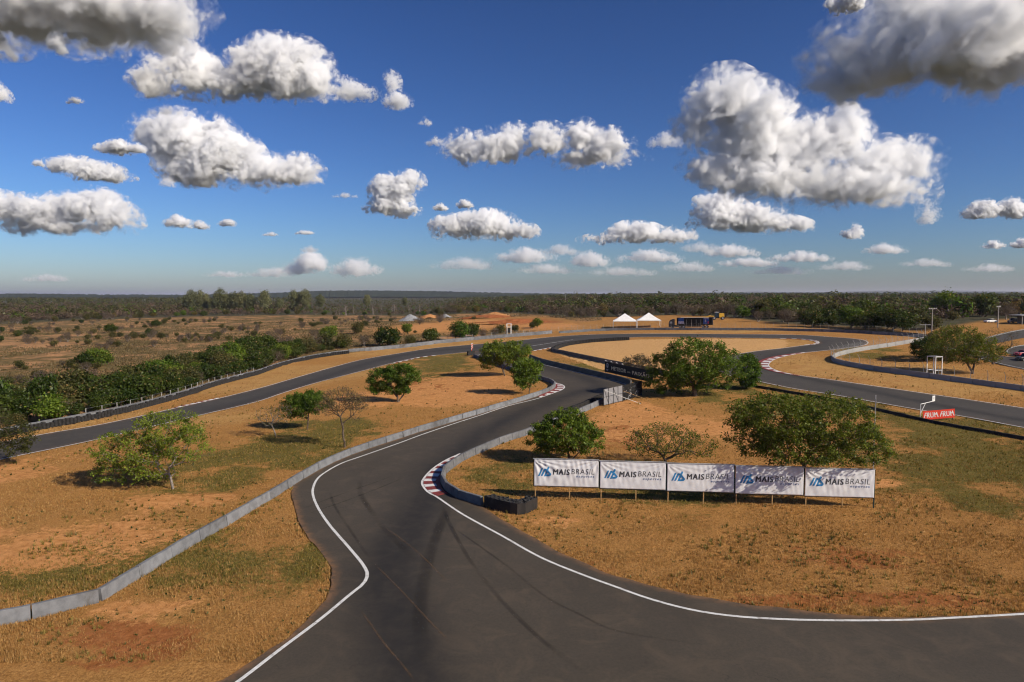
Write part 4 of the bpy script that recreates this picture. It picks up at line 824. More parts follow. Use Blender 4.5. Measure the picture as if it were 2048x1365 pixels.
# ------------------------------------------------------------------ tents
MAT['canvas'] = simple('white_canvas', (.78, .77, .75), .7, .06, .6, .2)
def tent(label, p, w, rz):
    t = thing('white_tent', label, 'tent', (*p, tz(*p)), rz, 'white pyramid tents'); e = 2.75; h = 2.9; n = 7; V = []; F = []
    for i in range(n):                        # roof sags a little between ridge and eave
        f = i / (n - 1); s = w / 2 * f; z = e + h * (1 - f) ** 1.12
        V += [(-s, -s, z), (0, -s, z - .05 * f), (s, -s, z), (s, 0, z - .05 * f), (s, s, z), (0, s, z - .05 * f), (-s, s, z), (-s, 0, z - .05 * f)]
    for i in range(n - 1):
        for j in range(8): F.append((i * 8 + j, (i + 1) * 8 + j, (i + 1) * 8 + (j + 1) % 8, i * 8 + (j + 1) % 8))
    MB().add(V, F).build('roof', MAT['canvas'], t)
    s = w / 2
    MB().box(-s, s, -s - .02, -s, e - .3, e).box(-s, s, s, s + .02, e - .3, e).box(-s - .02, -s, -s, s, e - .3, e).box(s, s + .02, -s, s, e - .3, e).build('valance', MAT['canvas'], t)
    for sx in (-1, 1):
        for sy in (-1, 1): MB().box(sx * (s - .08) - .06, sx * (s - .08) + .06, sy * (s - .08) - .06, sy * (s - .08) + .06, -.3, e).build('leg', MAT['white_metal'], t)
tent('left one of the two white pyramid tents behind the wall', (45.6, 276.0), 9.3, -.16)
tent('right one of the two white pyramid tents, next to the truck', (55.0, 274.6), 9.3, -.16)

# ------------------------------------------------------------------ vehicles
MAT['paint_dark'] = simple('dark_truck_paint', (.012, .016, .022), .35, .2, 1, .5)
MAT['glass_dark'] = simple('dark_glass', (.01, .014, .018), .1, .1, 1, .6)
MAT['trailer'] = simple('black_trailer', (.007, .007, .008), .6, .3, .5, .12)
MAT['chrome'] = simple('wheel_metal', (.5, .5, .5), .4, .1, 4, .5, .4)
MAT['teal'] = simple('teal_tank', (.015, .06, .075), .5)
MAT['trailer_roof'] = simple('trailer_roof', (.62, .52, .42), .6, .1, .5)
MAT['blue_poster'] = simple('blue_poster', (.012, .055, .22), .5, .35, .8)
MAT['sea_poster'] = simple('pale_poster', (.30, .27, .36), .5, .4, 1.4)
MAT['lamp_red'] = simple('red_lamp', (.4, .01, .01), .4)
def wheel(parent, x, y, r, w, name='wheel'):
    o = MB().lathe(tyre_prof(r, w), 18, (x, y, r), 'y').build(name, MAT['tyre'], parent, True)
    MB().disc((x, y, r), (0, 1, 0), r * .58, w * .7, 14).disc((x, y, r), (0, 1, 0), r * .2, w * .95, 10).build('rim', MAT['chrome'], o)
a, b = Vector(L['pts']['truck0']), Vector(L['pts']['truck1']); d = b - a
tr = thing('articulated_truck', 'black articulated truck with blue pictures parked behind the far wall', 'truck', (a.x, a.y + 3, tz(a.x, a.y + 3)), math.atan2(d.y, d.x)); tr.rotation_euler[1] = -math.atan2(tz(*b) - tz(*a), d.length)
TL = d.length
cab = MB().prism([(0, .45), (0, 2.0), (.25, 2.7), (.55, 3.0), (1.2, 3.35), (2.0, 3.45), (2.0, .45)], -1.2, 1.2).build('cab', MAT['paint_dark'], tr, bevel=.06)
MB().prism([(.045, 2.02), (.26, 2.62), (.30, 2.62), (.09, 2.02)], -1.05, 1.05).build('windscreen', MAT['glass_dark'], cab)
MB().prism([(.4, 1.75), (.5, 2.5), (1.35, 2.5), (1.35, 1.75)], -1.215, -1.195).build('side_window', MAT['metal'], cab)
MB().box(-.06, .02, -1.0, 1.0, .5, 1.5).build('grille', MAT['dark_metal'], cab); MB().box(-.05, .05, -1.25, 1.25, .3, .55).build('bumper', MAT['paint_dark'], cab)
MB().box(-.04, .03, -1.1, -.7, .75, 1.0).box(-.04, .03, .7, 1.1, .75, 1.0).build('headlight', MAT['chrome'], cab)
MB().box(.2, .4, -1.5, -1.25, 1.8, 2.5).build('mirror', MAT['dark_metal'], cab)
MB().box(2.0, 6.2, -.5, .5, .75, 1.05).build('chassis', MAT['dark_metal'], tr); MB().box(2.2, 3.7, -1.15, -.75, .45, .95).build('fuel_tank', MAT['teal'], tr)
body = MB().box(3.1, TL, -1.28, 1.28, 1.15, 3.95).build('trailer_body', MAT['trailer'], tr, bevel=.03)
MB().box(4.5, TL - 1.6, -1.3, 1.3, 3.952, 4.02).build('trailer_roof', MAT['trailer_roof'], body)
MB().box(3.7, 5.8, -1.31, -1.285, 2.6, 3.8).build('blue_picture', MAT['blue_poster'], body); MB().box(3.7, 5.8, -1.31, -1.285, 1.6, 2.6).build('pale_picture', MAT['sea_poster'], body)
pic = MB().box(TL - 3.3, TL - 1.2, -1.31, -1.285, 1.6, 3.7).build('blue_picture', MAT['blue_poster'], body)
MB().box(TL - 3.1, TL - 1.35, -1.318, -1.312, 3.45, 3.62).box(TL - 2.7, TL - 2.2, -1.318, -1.312, 2.2, 3.2).build('picture_print', MAT['sea_poster'], pic); MB().box(TL - 1.7, TL - 1.3, -1.318, -1.312, 1.7, 2.5).build('picture_print', MAT['lamp_red'], pic)
for q in range(4): MB().box(6.8 + q * 1.75, 6.88 + q * 1.75, -1.33, -1.285, .55, 3.2).build('awning_post', MAT['post'], body)
MB().box(6.5, 12.3, -1.30, -1.0, .5, 1.13).build('side_skirt', MAT['dark_metal'], body)
for x in (1.2,): wheel(tr, x, -1.05, .52, .32); wheel(tr, x, 1.05, .52, .32)
for x in (4.3, 5.55, TL - 3.4, TL - 2.1):
    for y in (-1.02, 1.02): wheel(tr, x, y, .52, .45)

def car(label, p, rz, paint, L_=4.3, suv=False):
    t = thing('parked_car', label, 'car', (*p, tz(*p)), rz, 'cars parked at the service road'); w = .88; h = 1.72 if suv else 1.45; m = simple('car_paint', paint, .3, .05, 1, .5)
    prof = [(0, .32), (.02, .75), (.15, .88), (1.0, .98), (1.25, 1.0)] + ([(4.1, 1.02), (4.28, .95)] if suv else [(3.6, 1.02), (4.15, .95)]) + [(4.3, .7), (4.28, .32)]
    body = MB().prism([(x * L_ / 4.3, z) for x, z in prof], -w, w).build('body', m, t, bevel=.05)
    gp_ = [(1.15, .99), (1.75, h - .04), (2.0, h), ((3.9 if suv else 3.0), h), ((4.2 if suv else 3.75), 1.0)]
    MB().prism(gp_, -w + .12, w - .12).build('cabin_glass', MAT['glass_dark'], t, bevel=.04)
    MB().box(1.85, 3.75 if suv else 2.95, -w + .14, w - .14, h - .03, h + .035).build('roof', m, t, bevel=.02)
    for x in (.8, 3.45):
        for y in (-w + .08, w - .08): wheel(t, x, y, .33, .22)
    for y in (-.6, .6): MB().box(-.02, .06, y - .16, y + .16, .62, .78).build('headlight', MAT['chrome'], body); MB().box(4.24, 4.32, y - .14, y + .14, .68, .85).build('tail_light', MAT['lamp_red'], body)
car('black pickup parked nearest on the service road at the right edge', L['pts']['car1'], .1, (.008, .009, .01), suv=True)
car('red car parked behind the black one at the right edge', L['pts']['car2'], .2, (.35, .012, .03))
car('white car in front of the woods near the utility pole', L['pts']['car3'], .1, (.7, .7, .7))
car('dark car standing left of the shed', L['pts']['car4'], .3, (.012, .012, .014), suv=True)

# shed at the right edge
a = L['pts']['shed']; sh = thing('open_shed', 'low open shed with a pale roof at the right edge', 'shed', (*a, tz(*a)), -.1)
MB().prism([(-2, 3.1), (-2, 3.25), (14, 3.6), (14, 3.45)], -4, 4).build('roof', MAT['metal'], sh)
for x in (-1.5, 3.5, 8.5, 13.5):
    for y in (-3.6, 3.6): MB().box(x - .1, x + .1, y - .1, y + .1, -.3, 3.15).build('post', MAT['post'], sh)
MB().box(1, 13.5, 3.3, 3.5, 0, 3.1).build('back_wall', MAT['concrete_dark'], sh)
# yellow machine behind the truck
MAT['yellow'] = simple('yellow_paint', (.62, .36, .04), .5, .15, 1)
a = L['pts']['mach']; lo = thing('yellow_loader', 'yellow earth moving machine at the edge of the woods behind the truck', 'loader', (*a, tz(*a)), -.15)
MB().box(-.6, 1.6, -1.1, 1.1, 1.0, 2.9).build('engine_cover', MAT['yellow'], lo, bevel=.08)
cb = MB().box(-2.4, -.7, -.9, .9, 1.1, 3.3, .12).build('cab', MAT['glass_dark'], lo); MB().box(-2.5, -.6, -1.0, 1.0, 3.3, 3.42).build('cab_roof', MAT['white_metal'], cb)
MB().box(-3.2, 1.8, -.7, .7, .7, 1.1).build('chassis', MAT['dark_metal'], lo)
MB().tube([(-2.3, -.7, 1.3), (-4.6, -.7, 1.8), (-6.6, -.7, .8)], .18, 6).tube([(-2.3, .7, 1.3), (-4.6, .7, 1.8), (-6.6, .7, .8)], .18, 6).build('lift_arm', MAT['yellow'], lo)
MB().prism([(-6.4, .2), (-6.4, 1.3), (-7.0, 1.2), (-7.9, .15)], -1.3, 1.3).build('bucket', MAT['yellow'], lo)
for x in (-2.6, 1.0):
    for y in (-1.0, 1.0): wheel(lo, x, y, .75, .5)

# ------------------------------------------------------------------ heaps
MAT['gravel'] = simple('grey_gravel', (.25, .255, .262), 1, .3, 1.5, .05)
MAT['earth'] = simple('orange_earth', (.42, .20, .08), 1, .3, .6, .05)
MAT['red_earth'] = simple('red_earth', (.30, .105, .04), 1, .35, .5, .05)
def heap(label, p, rx, ry, h, m, seed):
    n, k = 40, 14; V = []; F = []; ph = seed
    for i in range(k):
        f = i / (k - 1)
        for j in range(n):
            a = 2 * math.pi * j / n; q = 1 + .18 * math.sin(3 * a + ph) + .1 * math.sin(5 * a + 2 * ph); V.append((rx * f * q * math.cos(a), ry * f * q * math.sin(a), 0))
    V = np.array(V); r = np.hypot(V[:, 0] / rx, V[:, 1] / ry)
    V[:, 2] = h * np.maximum(1 - r ** 1.1, -.1) * (.6 + .8 * fbm2(V[:, 0] + seed * 31, V[:, 1], rx * .5, 4, seed)) + (fbm2(V[:, 0], V[:, 1] + seed * 9, 1.5, 3, seed) - .5) * .5 - .15
    for i in range(k - 1):
        for j in range(n): F.append((i * n + j, (i + 1) * n + j, (i + 1) * n + (j + 1) % n, i * n + (j + 1) % n))
    o = link('dirt_heap', mesh('dirt_heap', V, F, m, True), None, (*p, tz(*p))); return tag(o, label, 'heap', 'heaps of earth and gravel')
P_ = L['pts']
heap('grey gravel heap at the left end of the dirt works', P_['heap1'], 8.5, 6, 4.0, MAT['gravel'], 1)
heap('small pale heap right of the grey gravel', P_['heap2'], 6, 5, 3.0, MAT['gravel'], 2)
heap('tan heap beside the grey gravel heap', P_['heap6'], 9, 6, 3.4, MAT['earth'], 3)
heap('broad reddish earth heap in the middle of the works', P_['heap3'], 19, 9, 2.6, MAT['red_earth'], 4)
heap('orange earth heap with two tops behind the reddish one', P_['heap5'], 13, 8, 3.0, MAT['earth'], 5)
heap('long low red earth heap nearest the far bend', P_['heap4'], 26, 8, 1.9, MAT['red_earth'], 6)

# ================================================================== TREES
def leaf_mat(name, dark, light, dry=(.20, .15, .05), trans=.35, rand=.12):
    m = bpy.data.materials.new(name); m.use_nodes = True; nt = m.node_tree; nt.nodes.clear()
    t = attr(nt, 'tint'); c = mixc(nt, mrange(nt, t, 0, 1, 0, 1, False), dark, light); c = mixc(nt, mrange(nt, t, 1.0, 1.2, 0, 1), c, dry)
    oi = N(nt, 'ShaderNodeObjectInfo'); hs = N(nt, 'ShaderNodeHueSaturation'); nt.links.new(c, hs.inputs['Color'])
    nt.links.new(mrange(nt, oi.outputs['Random'], 0, 1, 1 - rand * 2, 1 + rand * 2, False), hs.inputs['Value'])
    nt.links.new(mrange(nt, oi.outputs['Random'], 0, 1, .5 + rand * .12, .5 - rand * .18, False), hs.inputs['Hue']); c = hs.outputs[0]
    d = N(nt, 'ShaderNodeBsdfDiffuse'); tr = N(nt, 'ShaderNodeBsdfTranslucent'); gl = N(nt, 'ShaderNodeBsdfGlossy', Roughness=.45)
    nt.links.new(c, d.inputs[0]); nt.links.new(mixc(nt, .5, c, mixc(nt, 1.0, c, (1.6, 1.5, .5), 'MULTIPLY')), tr.inputs[0]); gl.inputs[0].default_value = (.8, .85, .7, 1)
    mx = N(nt, 'ShaderNodeMixShader'); mx.inputs[0].default_value = trans; nt.links.new(d.outputs[0], mx.inputs[1]); nt.links.new(tr.outputs[0], mx.inputs[2])
    m2 = N(nt, 'ShaderNodeMixShader'); m2.inputs[0].default_value = .016; nt.links.new(mx.outputs[0], m2.inputs[1]); nt.links.new(gl.outputs[0], m2.inputs[2])
    o = N(nt, 'ShaderNodeOutputMaterial'); nt.links.new(m2.outputs[0], o.inputs[0]); return m
MAT['leaf'] = leaf_mat('green_leaf', (.034, .070, .008), (.145, .215, .022))
MAT['leaf_mid'] = leaf_mat('mid_green_leaf', (.026, .050, .007), (.108, .150, .018))
MAT['leaf_fresh'] = leaf_mat('fresh_leaf', (.06, .10, .012), (.195, .265, .03))
MAT['leaf_olive'] = leaf_mat('olive_leaf', (.030, .037, .010), (.102, .102, .028))
MAT['leaf_dark'] = leaf_mat('dark_leaf', (.018, .034, .006), (.062, .092, .014))
MAT['leaf_euc'] = leaf_mat('grey_green_leaf', (.085, .100, .050), (.23, .235, .115))
MAT['leaf_dry'] = leaf_mat('dry_twig', (.048, .035, .023), (.120, .086, .056), trans=.1)
MAT['leaf_gold'] = leaf_mat('yellowing_leaf', (.09, .07, .015), (.20, .14, .03))

def grow(r, blobs, trunk_h, n_pts, seg=.6, alpha=.35, low=.35, lean=(0, 0), shell=.5, stems=1, deep=.95, fwd=0.0):
    """branch skeleton that reaches points scattered through the crown"""
    pts = []
    vol = np.array([b[2] * b[3] * max(b[2], b[3]) for b in blobs]); vol = vol / vol.sum()
    for (dx, dz, rx, rz), v in zip(blobs, vol):
        k = int(n_pts * v) + 4; d = r.normal(size=(k, 3)); d /= np.linalg.norm(d, axis=1)[:, None]; q = (shell + (1 - shell) * r.random(k) ** .6)[:, None]
        ry = (rx + rz) / 2 * deep; dy = r.uniform(-.25, .25) * rx
        pts.append(np.array([dx, dy, dz]) + d * q * [rx, ry, rz])
    pts = np.concatenate(pts); pts[:, 1] += fwd; pts = pts[pts[:, 2] > low]
    if fwd: f_ = pts[:, 1] < -5.0; pts[f_, 2] = np.maximum(pts[f_, 2], 4.3 + .4 * r.random(f_.sum()))
    top = np.array([lean[0], lean[1], trunk_h]); nodes = [np.zeros(3) - [0, 0, .3]]; par = [-1]
    k = max(int(trunk_h / .35), 2)
    for s in range(stems):
        off = np.array([r.normal() * .5, r.normal() * .4, 0]) * (stems > 1); last = 0
        for i in range(1, k + 1):
            f = i / k; wob = r.normal(size=3) * .05 * trunk_h / 3; nodes.append(top * f + off * f * 1.6 + wob * [1, 1, .2]); par.append(last); last = len(nodes) - 1
    plen = [0.0] * len(nodes)
    for i in range(1, len(nodes)): plen[i] = plen[par[i]] + np.linalg.norm(nodes[i] - nodes[par[i]])
    order = np.argsort(np.linalg.norm(pts - top, axis=1)); first_ok = int(k * .6); tips = []
    Nn = np.array(nodes)
    for i in order:
        p = pts[i]; d = np.linalg.norm(Nn - p, axis=1) + alpha * np.array(plen); d[:first_ok] += 50
        j = int(np.argmin(d)); a = Nn[j]; ln = np.linalg.norm(p - a); m = max(int(ln / seg), 1); last = j
        side = r.normal(size=3) * .10 * ln; arch = np.array([0, 0, .08 * ln]); new = []
        for q in range(1, m + 1):
            f = q / m; b = a + (p - a) * f + (side + arch) * math.sin(math.pi * f) + r.normal(size=3) * .06 * seg
            new.append(b); par.append(last); last = len(par) - 1; plen.append(plen[par[-1]] + ln / m)
        Nn = np.r_[Nn, np.array(new)]; tips.append(last)
    return Nn, np.array(par), tips
def radii(Nn, par, r_tip, r_trunk):
    n = len(Nn); acc = np.zeros(n); e = 2.3; has = np.zeros(n, bool)
    for i in range(n - 1, 0, -1):
        if acc[i] == 0: acc[i] = r_tip ** e
        acc[par[i]] += acc[i]
    rad = acc ** (1 / e); s = r_trunk / rad[1]
    return np.where(rad > r_tip * 2, rad * (1 + (s - 1) * np.clip((rad - r_tip * 2) / (rad[1] - r_tip * 2 + 1e-6), 0, 1)), rad)
def tubes(Nn, par, rad, big=6):
    V = []; F = []; n = 0
    idx = np.arange(1, len(Nn)); a = Nn[par[idx]]; b = Nn[idx]; d = b - a; ln = np.linalg.norm(d, axis=1)[:, None] + 1e-9; d = d / ln
    ref = np.where(np.abs(d[:, 2:3]) < .9, np.array([[0, 0, 1.]]), np.array([[1., 0, 0]])); u = np.cross(d, ref); u /= np.linalg.norm(u, axis=1)[:, None]; w = np.cross(d, u)
    ra = np.minimum(rad[par[idx]], rad[idx] * 1.6); rb = rad[idx]
    b = b + d * (rb * .5)[:, None]
    out_v = []; out_f = []; base = 0
    for k, sel in ((3, rb < .03), (big, rb >= .03)):
        if not sel.any(): continue
        m = sel.sum(); ang = 2 * np.pi * np.arange(k) / k; cs, sn = np.cos(ang), np.sin(ang)
        ring = u[sel][:, None, :] * cs[None, :, None] + w[sel][:, None, :] * sn[None, :, None]
        A = a[sel][:, None, :] + ring * ra[sel][:, None, None]; B = b[sel][:, None, :] + ring * rb[sel][:, None, None]
        out_v.append(np.concatenate([A, B], 1).reshape(-1, 3)); j = np.arange(k); f = np.stack([j, (j + 1) % k, (j + 1) % k + k, j + k], 1)
        out_f.append((f[None] + base + (np.arange(m) * 2 * k)[:, None, None]).reshape(-1, 4)); base += m * 2 * k
    return np.concatenate(out_v), np.concatenate(out_f)
def leaves(r, centers, per, sig, size, flat=.75, tint_sd=.22, dry=.02, clump_tint=.25, aspect=.55, up=.6):
    """diamond leaves in clumps round twig ends"""
    c = np.repeat(centers, per, axis=0); n = len(c); p = c + r.normal(size=(n, 3)) * sig * [1, 1, flat]
    nor = r.normal(size=(n, 3)) + [0, 0, up * 1.4] + (p - c) / sig * .5; nor /= np.linalg.norm(nor, axis=1)[:, None]
    t = np.cross(nor, r.normal(size=(n, 3))); t /= np.linalg.norm(t, axis=1)[:, None] + 1e-9; s = np.cross(nor, t)
    L_ = size * r.uniform(.65, 1.35, n)[:, None]; W = L_ * aspect
    V = np.stack([p - t * L_ / 2, p + s * W / 2 - nor * L_ * .06, p + t * L_ / 2, p - s * W / 2 - nor * L_ * .06], 1).reshape(-1, 3)
    F = np.arange(n * 4).reshape(-1, 4)
    ct = np.repeat(r.normal(size=len(centers)) * clump_tint, per); tint = np.clip(.5 + ct + r.normal(size=n) * tint_sd, 0, 1)
    tint = np.where(r.random(n) < dry, 1.25, tint)
    return V, F, np.repeat(tint, 4)
def make_tree(name, label, cat, p, blobs, trunk_h, trunk_r, n_pts, per, sig, size, seed, m, bark, lean=(0, 0), alpha=.35, dry=.02, seg=.6, stems=1, r_tip=.012, leaf_frac=1.0, group=None, low=.4, shell=.5, inner=.35, deep=.95, fwd=0.0):
    r = np.random.default_rng(seed); Nn, par, tips = grow(r, blobs, trunk_h, n_pts, seg, alpha, low, lean, shell, stems, deep, fwd); rad = radii(Nn, par, r_tip, trunk_r)
    V, F = tubes(Nn, par, rad); root = thing(name, label, cat, (p[0], p[1], tz(*p)), 0, group)
    link('trunk', mesh('trunk', V, F, bark, True), root)
    if per:
        tp = np.array(tips); sel = tp[r.random(len(tp)) < leaf_frac]; cen = Nn[sel]
        thin = np.where((rad < r_tip * 2.2))[0]; ex = thin[r.random(len(thin)) < inner * leaf_frac]; cen = np.r_[cen, Nn[ex]]
        V, F, T = leaves(r, cen, per, sig, size, dry=dry); k = V[:, 2].reshape(-1, 4).min(1) > .15
        F = F[k]; link('crown', mesh('crown', V, F, m, False, {'tint': T}), root)
    return root
TP, CR = L['trees'], L['crowns']
G1 = None
make_tree('savanna_tree', 'sparse yellow green tree leaning left on the near left slope', 'tree', TP['t1'], CR['t1'], 1.5, 0.13, 620, 26, .22, .20, 1, MAT['leaf_fresh'], MAT['bark_grey'], (-.5, .2), dry=.03, inner=.35, leaf_frac=.85)
make_tree('savanna_tree', 'tree overhanging the left road at the left picture edge', 'tree', TP['t2'], CR['t2'], 1.8, 0.13, 220, 30, 0.26, 0.22, 2, MAT['leaf_olive'], MAT['bark'], (.3, .2))
make_tree('savanna_tree', 'small nearly bare tree left of the small green one', 'tree', TP['t3'], CR['t3'], 1.5, 0.09, 190, 9, 0.16, 0.15, 3, MAT['leaf_olive'], MAT['bark_grey'], (-.5, 0), leaf_frac=.5, dry=.3)
make_tree('savanna_tree', 'small bright green tree between the two bare trees', 'tree', TP['t4'], CR['t4'], 1.6, 0.11, 220, 46, 0.24, 0.24, 4, MAT['leaf'], MAT['bark'], (.1, 0))
make_tree('savanna_tree', 'tall bare tree with a curved trunk by the near barrier', 'tree', TP['t5'], CR['t5'], 3.4, 0.13, 620, 7, .22, .16, 5, MAT['leaf_dry'], MAT['bark'], (-.35, 0), leaf_frac=.9, dry=.4, r_tip=.010)
make_tree('savanna_tree', 'green tree with a forked trunk alone on the infield slope', 'tree', TP['t6'], CR['t6'], 1.3, 0.14, 280, 46, 0.28, 0.28, 6, MAT['leaf'], MAT['bark'], (0, 0), stems=2)
make_tree('savanna_tree', 'round green tree on the infield just below the tyre nose', 'tree', TP['t7'], CR['t7'], 1.5, 0.15, 260, 46, 0.34, 0.33, 7, MAT['leaf'], MAT['bark'], (.1, 0), stems=2)
make_tree('savanna_tree', 'small green tree just inside the hairpin nose', 'tree', TP['t8'], CR['t8'], 1.4, 0.12, 190, 46, 0.28, 0.3, 8, MAT['leaf'], MAT['bark'], (.2, 0))
make_tree('savanna_tree', 'large dense green tree in front of the golden lettered board', 'tree', TP['t9'], CR['t9'], 2.2, 0.26, 620, 34, 0.34, 0.34, 9, MAT['leaf'], MAT['bark'], (.3, 0), stems=3)
make_tree('savanna_tree', 'narrow green tree right of the large dense one', 'tree', TP['t9b'], CR['t9b'], 1.2, 0.12, 150, 46, 0.34, 0.34, 10, MAT['leaf'], MAT['bark'])
make_tree('savanna_tree', 'greyish half bare bush behind the golden lettered board', 'tree', TP['t9c'], CR['t9c'], 1.2, 0.1, 190, 16, 0.3, 0.26, 11, MAT['leaf_dry'], MAT['bark_grey'], stems=3, dry=.2)
make_tree('savanna_tree', 'bushy green tree behind the first banner', 'tree', TP['t10'], CR['t10'], 1.5, 0.15, 430, 40, 0.22, 0.23, 12, MAT['leaf'], MAT['bark'], (.1, 0), stems=2)
make_tree('savanna_tree', 'sparse thin leaved tree behind the second and third banners', 'tree', TP['t11'], CR['t11'], 1.2, 0.13, 640, 11, .18, .18, 13, MAT['leaf_mid'], MAT['bark'], (0, 0), stems=3, leaf_frac=.75, dry=.08, inner=.15)
make_tree('savanna_tree', 'widest dark green tree spreading over the last two banners', 'tree', TP['t12'], CR['t12'], 1.9, .27, 1250, 36, 0.25, 0.23, 14, MAT['leaf_mid'], MAT['bark'], (.2, .2), stems=4, dry=.03, leaf_frac=.66, deep=1.5, inner=.22, fwd=-4.2)
make_tree('savanna_tree', 'small dark tree left of the fenced trees on the right', 'tree', TP['t13a'], CR['t13a'], 1.7, 0.13, 120, 46, 0.34, 0.34, 15, MAT['leaf_dark'], MAT['bark'])
make_tree('savanna_tree', 'broad olive tree behind the mesh fence on the right', 'tree', TP['t13b'], CR['t13b'], 2.2, 0.2, 460, 24, 0.34, 0.3, 16, MAT['leaf_mid'], MAT['bark'], stems=2, dry=.1)
make_tree('savanna_tree', 'bare spreading tree beside the service road', 'tree', TP['t13c'], CR['t13c'], 1.9, 0.17, 380, 4, 0.3, 0.2, 17, MAT['leaf_olive'], MAT['bark'], stems=2, leaf_frac=.4, dry=.2)
make_tree('savanna_tree', 'brownish tree between the small dark one and the broad olive one', 'tree', TP['t13d'], CR['t13d'], 2.0, 0.17, 290, 24, 0.34, 0.3, 18, MAT['leaf_olive'], MAT['bark'], dry=.3)

# ------------------------------------------------------------------ background vegetation: one of each kind, then copies
def proto(seed, w, h, n_pts, per, sig, size, trunk, m, bark, blobs=None, dry=.03, aspect=.6, leaf=True, low=.1):
    r = np.random.default_rng(seed)
    if blobs is None:
        blobs = [(0, h * .58, w * .42, h * .4)] + [(r.uniform(-.3, .3) * w, h * r.uniform(.4, .7), w * r.uniform(.2, .32), h * r.uniform(.2, .32)) for _ in range(4)]
    Nn, par, tips = grow(r, blobs, trunk, n_pts, .9, .35, low, (r.normal() * .1, 0), .55, 2); rad = radii(Nn, par, .018, .10 + .012 * w)
    V, F = tubes(Nn, par, rad, 5); tm = mesh('trunk', V, F, bark, True)
    V, F, T = leaves(r, Nn[np.array(tips)], per, sig, size, dry=dry, aspect=aspect); k = V[:, 2].reshape(-1, 4).min(1) > .05
    return tm, mesh('crown', V, F[k], m, False, {'tint': T})
PR = {
    'green': [proto(100 + i, 5.2, 4.6, 120, 22, .42, .40, .9, MAT['leaf'], MAT['bark']) for i in range(3)],
    'dark': [proto(110 + i, 5.5, 4.4, 130, 24, .42, .42, .8, MAT['leaf_dark'], MAT['bark']) for i in range(3)],
    'olive': [proto(120 + i, 5.0, 4.2, 120, 16, .45, .40, .9, MAT['leaf_olive'], MAT['bark'], dry=.1) for i in range(3)],
    'dry': [proto(130 + i, 5.0, 4.2, 210, 7, .40, .42, .8, MAT['leaf_dry'], MAT['bark_grey'], aspect=.14) for i in range(3)],
    'gold': [proto(140, 4.4, 4.0, 110, 16, .42, .4, .8, MAT['leaf_gold'], MAT['bark'], dry=.2)],
    'euc': [proto(150 + i, 9, 18, 170, 22, .85, .75, 6.0, MAT['leaf_euc'], MAT['bark_grey'], low=2.5) for i in range(2)],
    'shrub': [proto(160 + i, 2.4, 1.7, 60, 16, .26, .24, .25, MAT['leaf_olive'], MAT['bark'], dry=.1) for i in range(2)],
    'dead': [proto(170 + i, 6, 11, 90, 3, .5, .5, 4.0, MAT['leaf_dry'], MAT['bark_grey'], aspect=.12, low=3) for i in range(2)],
}
def plant(kind, x, y, s, label, cat, group, name, sz=1.0):
    tm, cm = random.choice(PR[kind]); root = thing(name, label, cat, (x, y, tz(x, y) - .05), random.uniform(0, 6.28), group); root.scale = (s, s, s * sz)
    link('trunk', tm, root); link('crown', cm, root); return root
KN = {'green': 'leafy_bush', 'dark': 'dense_bush', 'olive': 'olive_bush', 'dry': 'dry_bush', 'gold': 'yellowing_bush'}
LB = {'green': 'bright green', 'dark': 'dark green dense', 'olive': 'dull olive', 'dry': 'leafless brown', 'gold': 'yellowing'}
# trees in the row behind the long tyre wall
def zone(u):
    return next(t for a, t in ((-.62, 'at the far left edge'), (-.48, 'left of the tall eucalyptus'), (-.30, 'below the tall eucalyptus'), (-.16, 'behind the grey gravel heap'), (-.03, 'behind the red earth heaps'), (.11, 'left of the white tents'), (.21, 'behind the white tents'), (.31, 'behind the truck'), (.42, 'behind the sand island bend'), (.52, 'behind the far hairpin'), (.62, 'behind the end of the mesh fence'), (.70, 'behind the utility poles'), (9, 'at the far right edge')) if u < a)
def fzone(x, y):
    u = x / y; return ('near ' if y < 190 else ('middle ' if y < 290 else 'far ')) + next(t for a, t in ((-.62, 'left edge'), (-.50, 'left part'), (-.36, 'centre left'), (-.22, 'centre right'), (9, 'right end')) if u < a)
bandp = smooth_path(L['band'], 3.4); bn = normals2(bandp)
for i, (p, q) in enumerate(zip(bandp, bn)):
    for rw in range(5):
        if random.random() < .16 and rw: continue
        off = (1.5, 6.0, 11.0, 16.0, 21.0)[rw] + random.uniform(-1.2, 2.2); kd = random.choices(('green', 'dark', 'olive', 'dry', 'gold'), (2.2, 8, 4, 1.6, .4))[0]
        x, y = p + q * off + [random.uniform(-1.5, 1.5), random.uniform(-1, 1)]
        if off > 9 and random.random() < (.25, .25, .25, .4, .6)[rw]: continue
        plant(kd, x, y, random.uniform(.6, 1.4) * (.8 if rw == 0 else 1), LB[kd] + (' front', ' second row', ' middle', ' fourth row', ' rear')[rw] + ' tree in the row behind the tyre wall, ' + ('left third' if i < len(bandp) / 3 else ('middle third' if i < len(bandp) / 1.5 else 'right third')), 'tree', LB[kd] + ' trees behind the tyre wall', KN[kd].replace('bush', 'tree'), random.uniform(.72, 1.3))
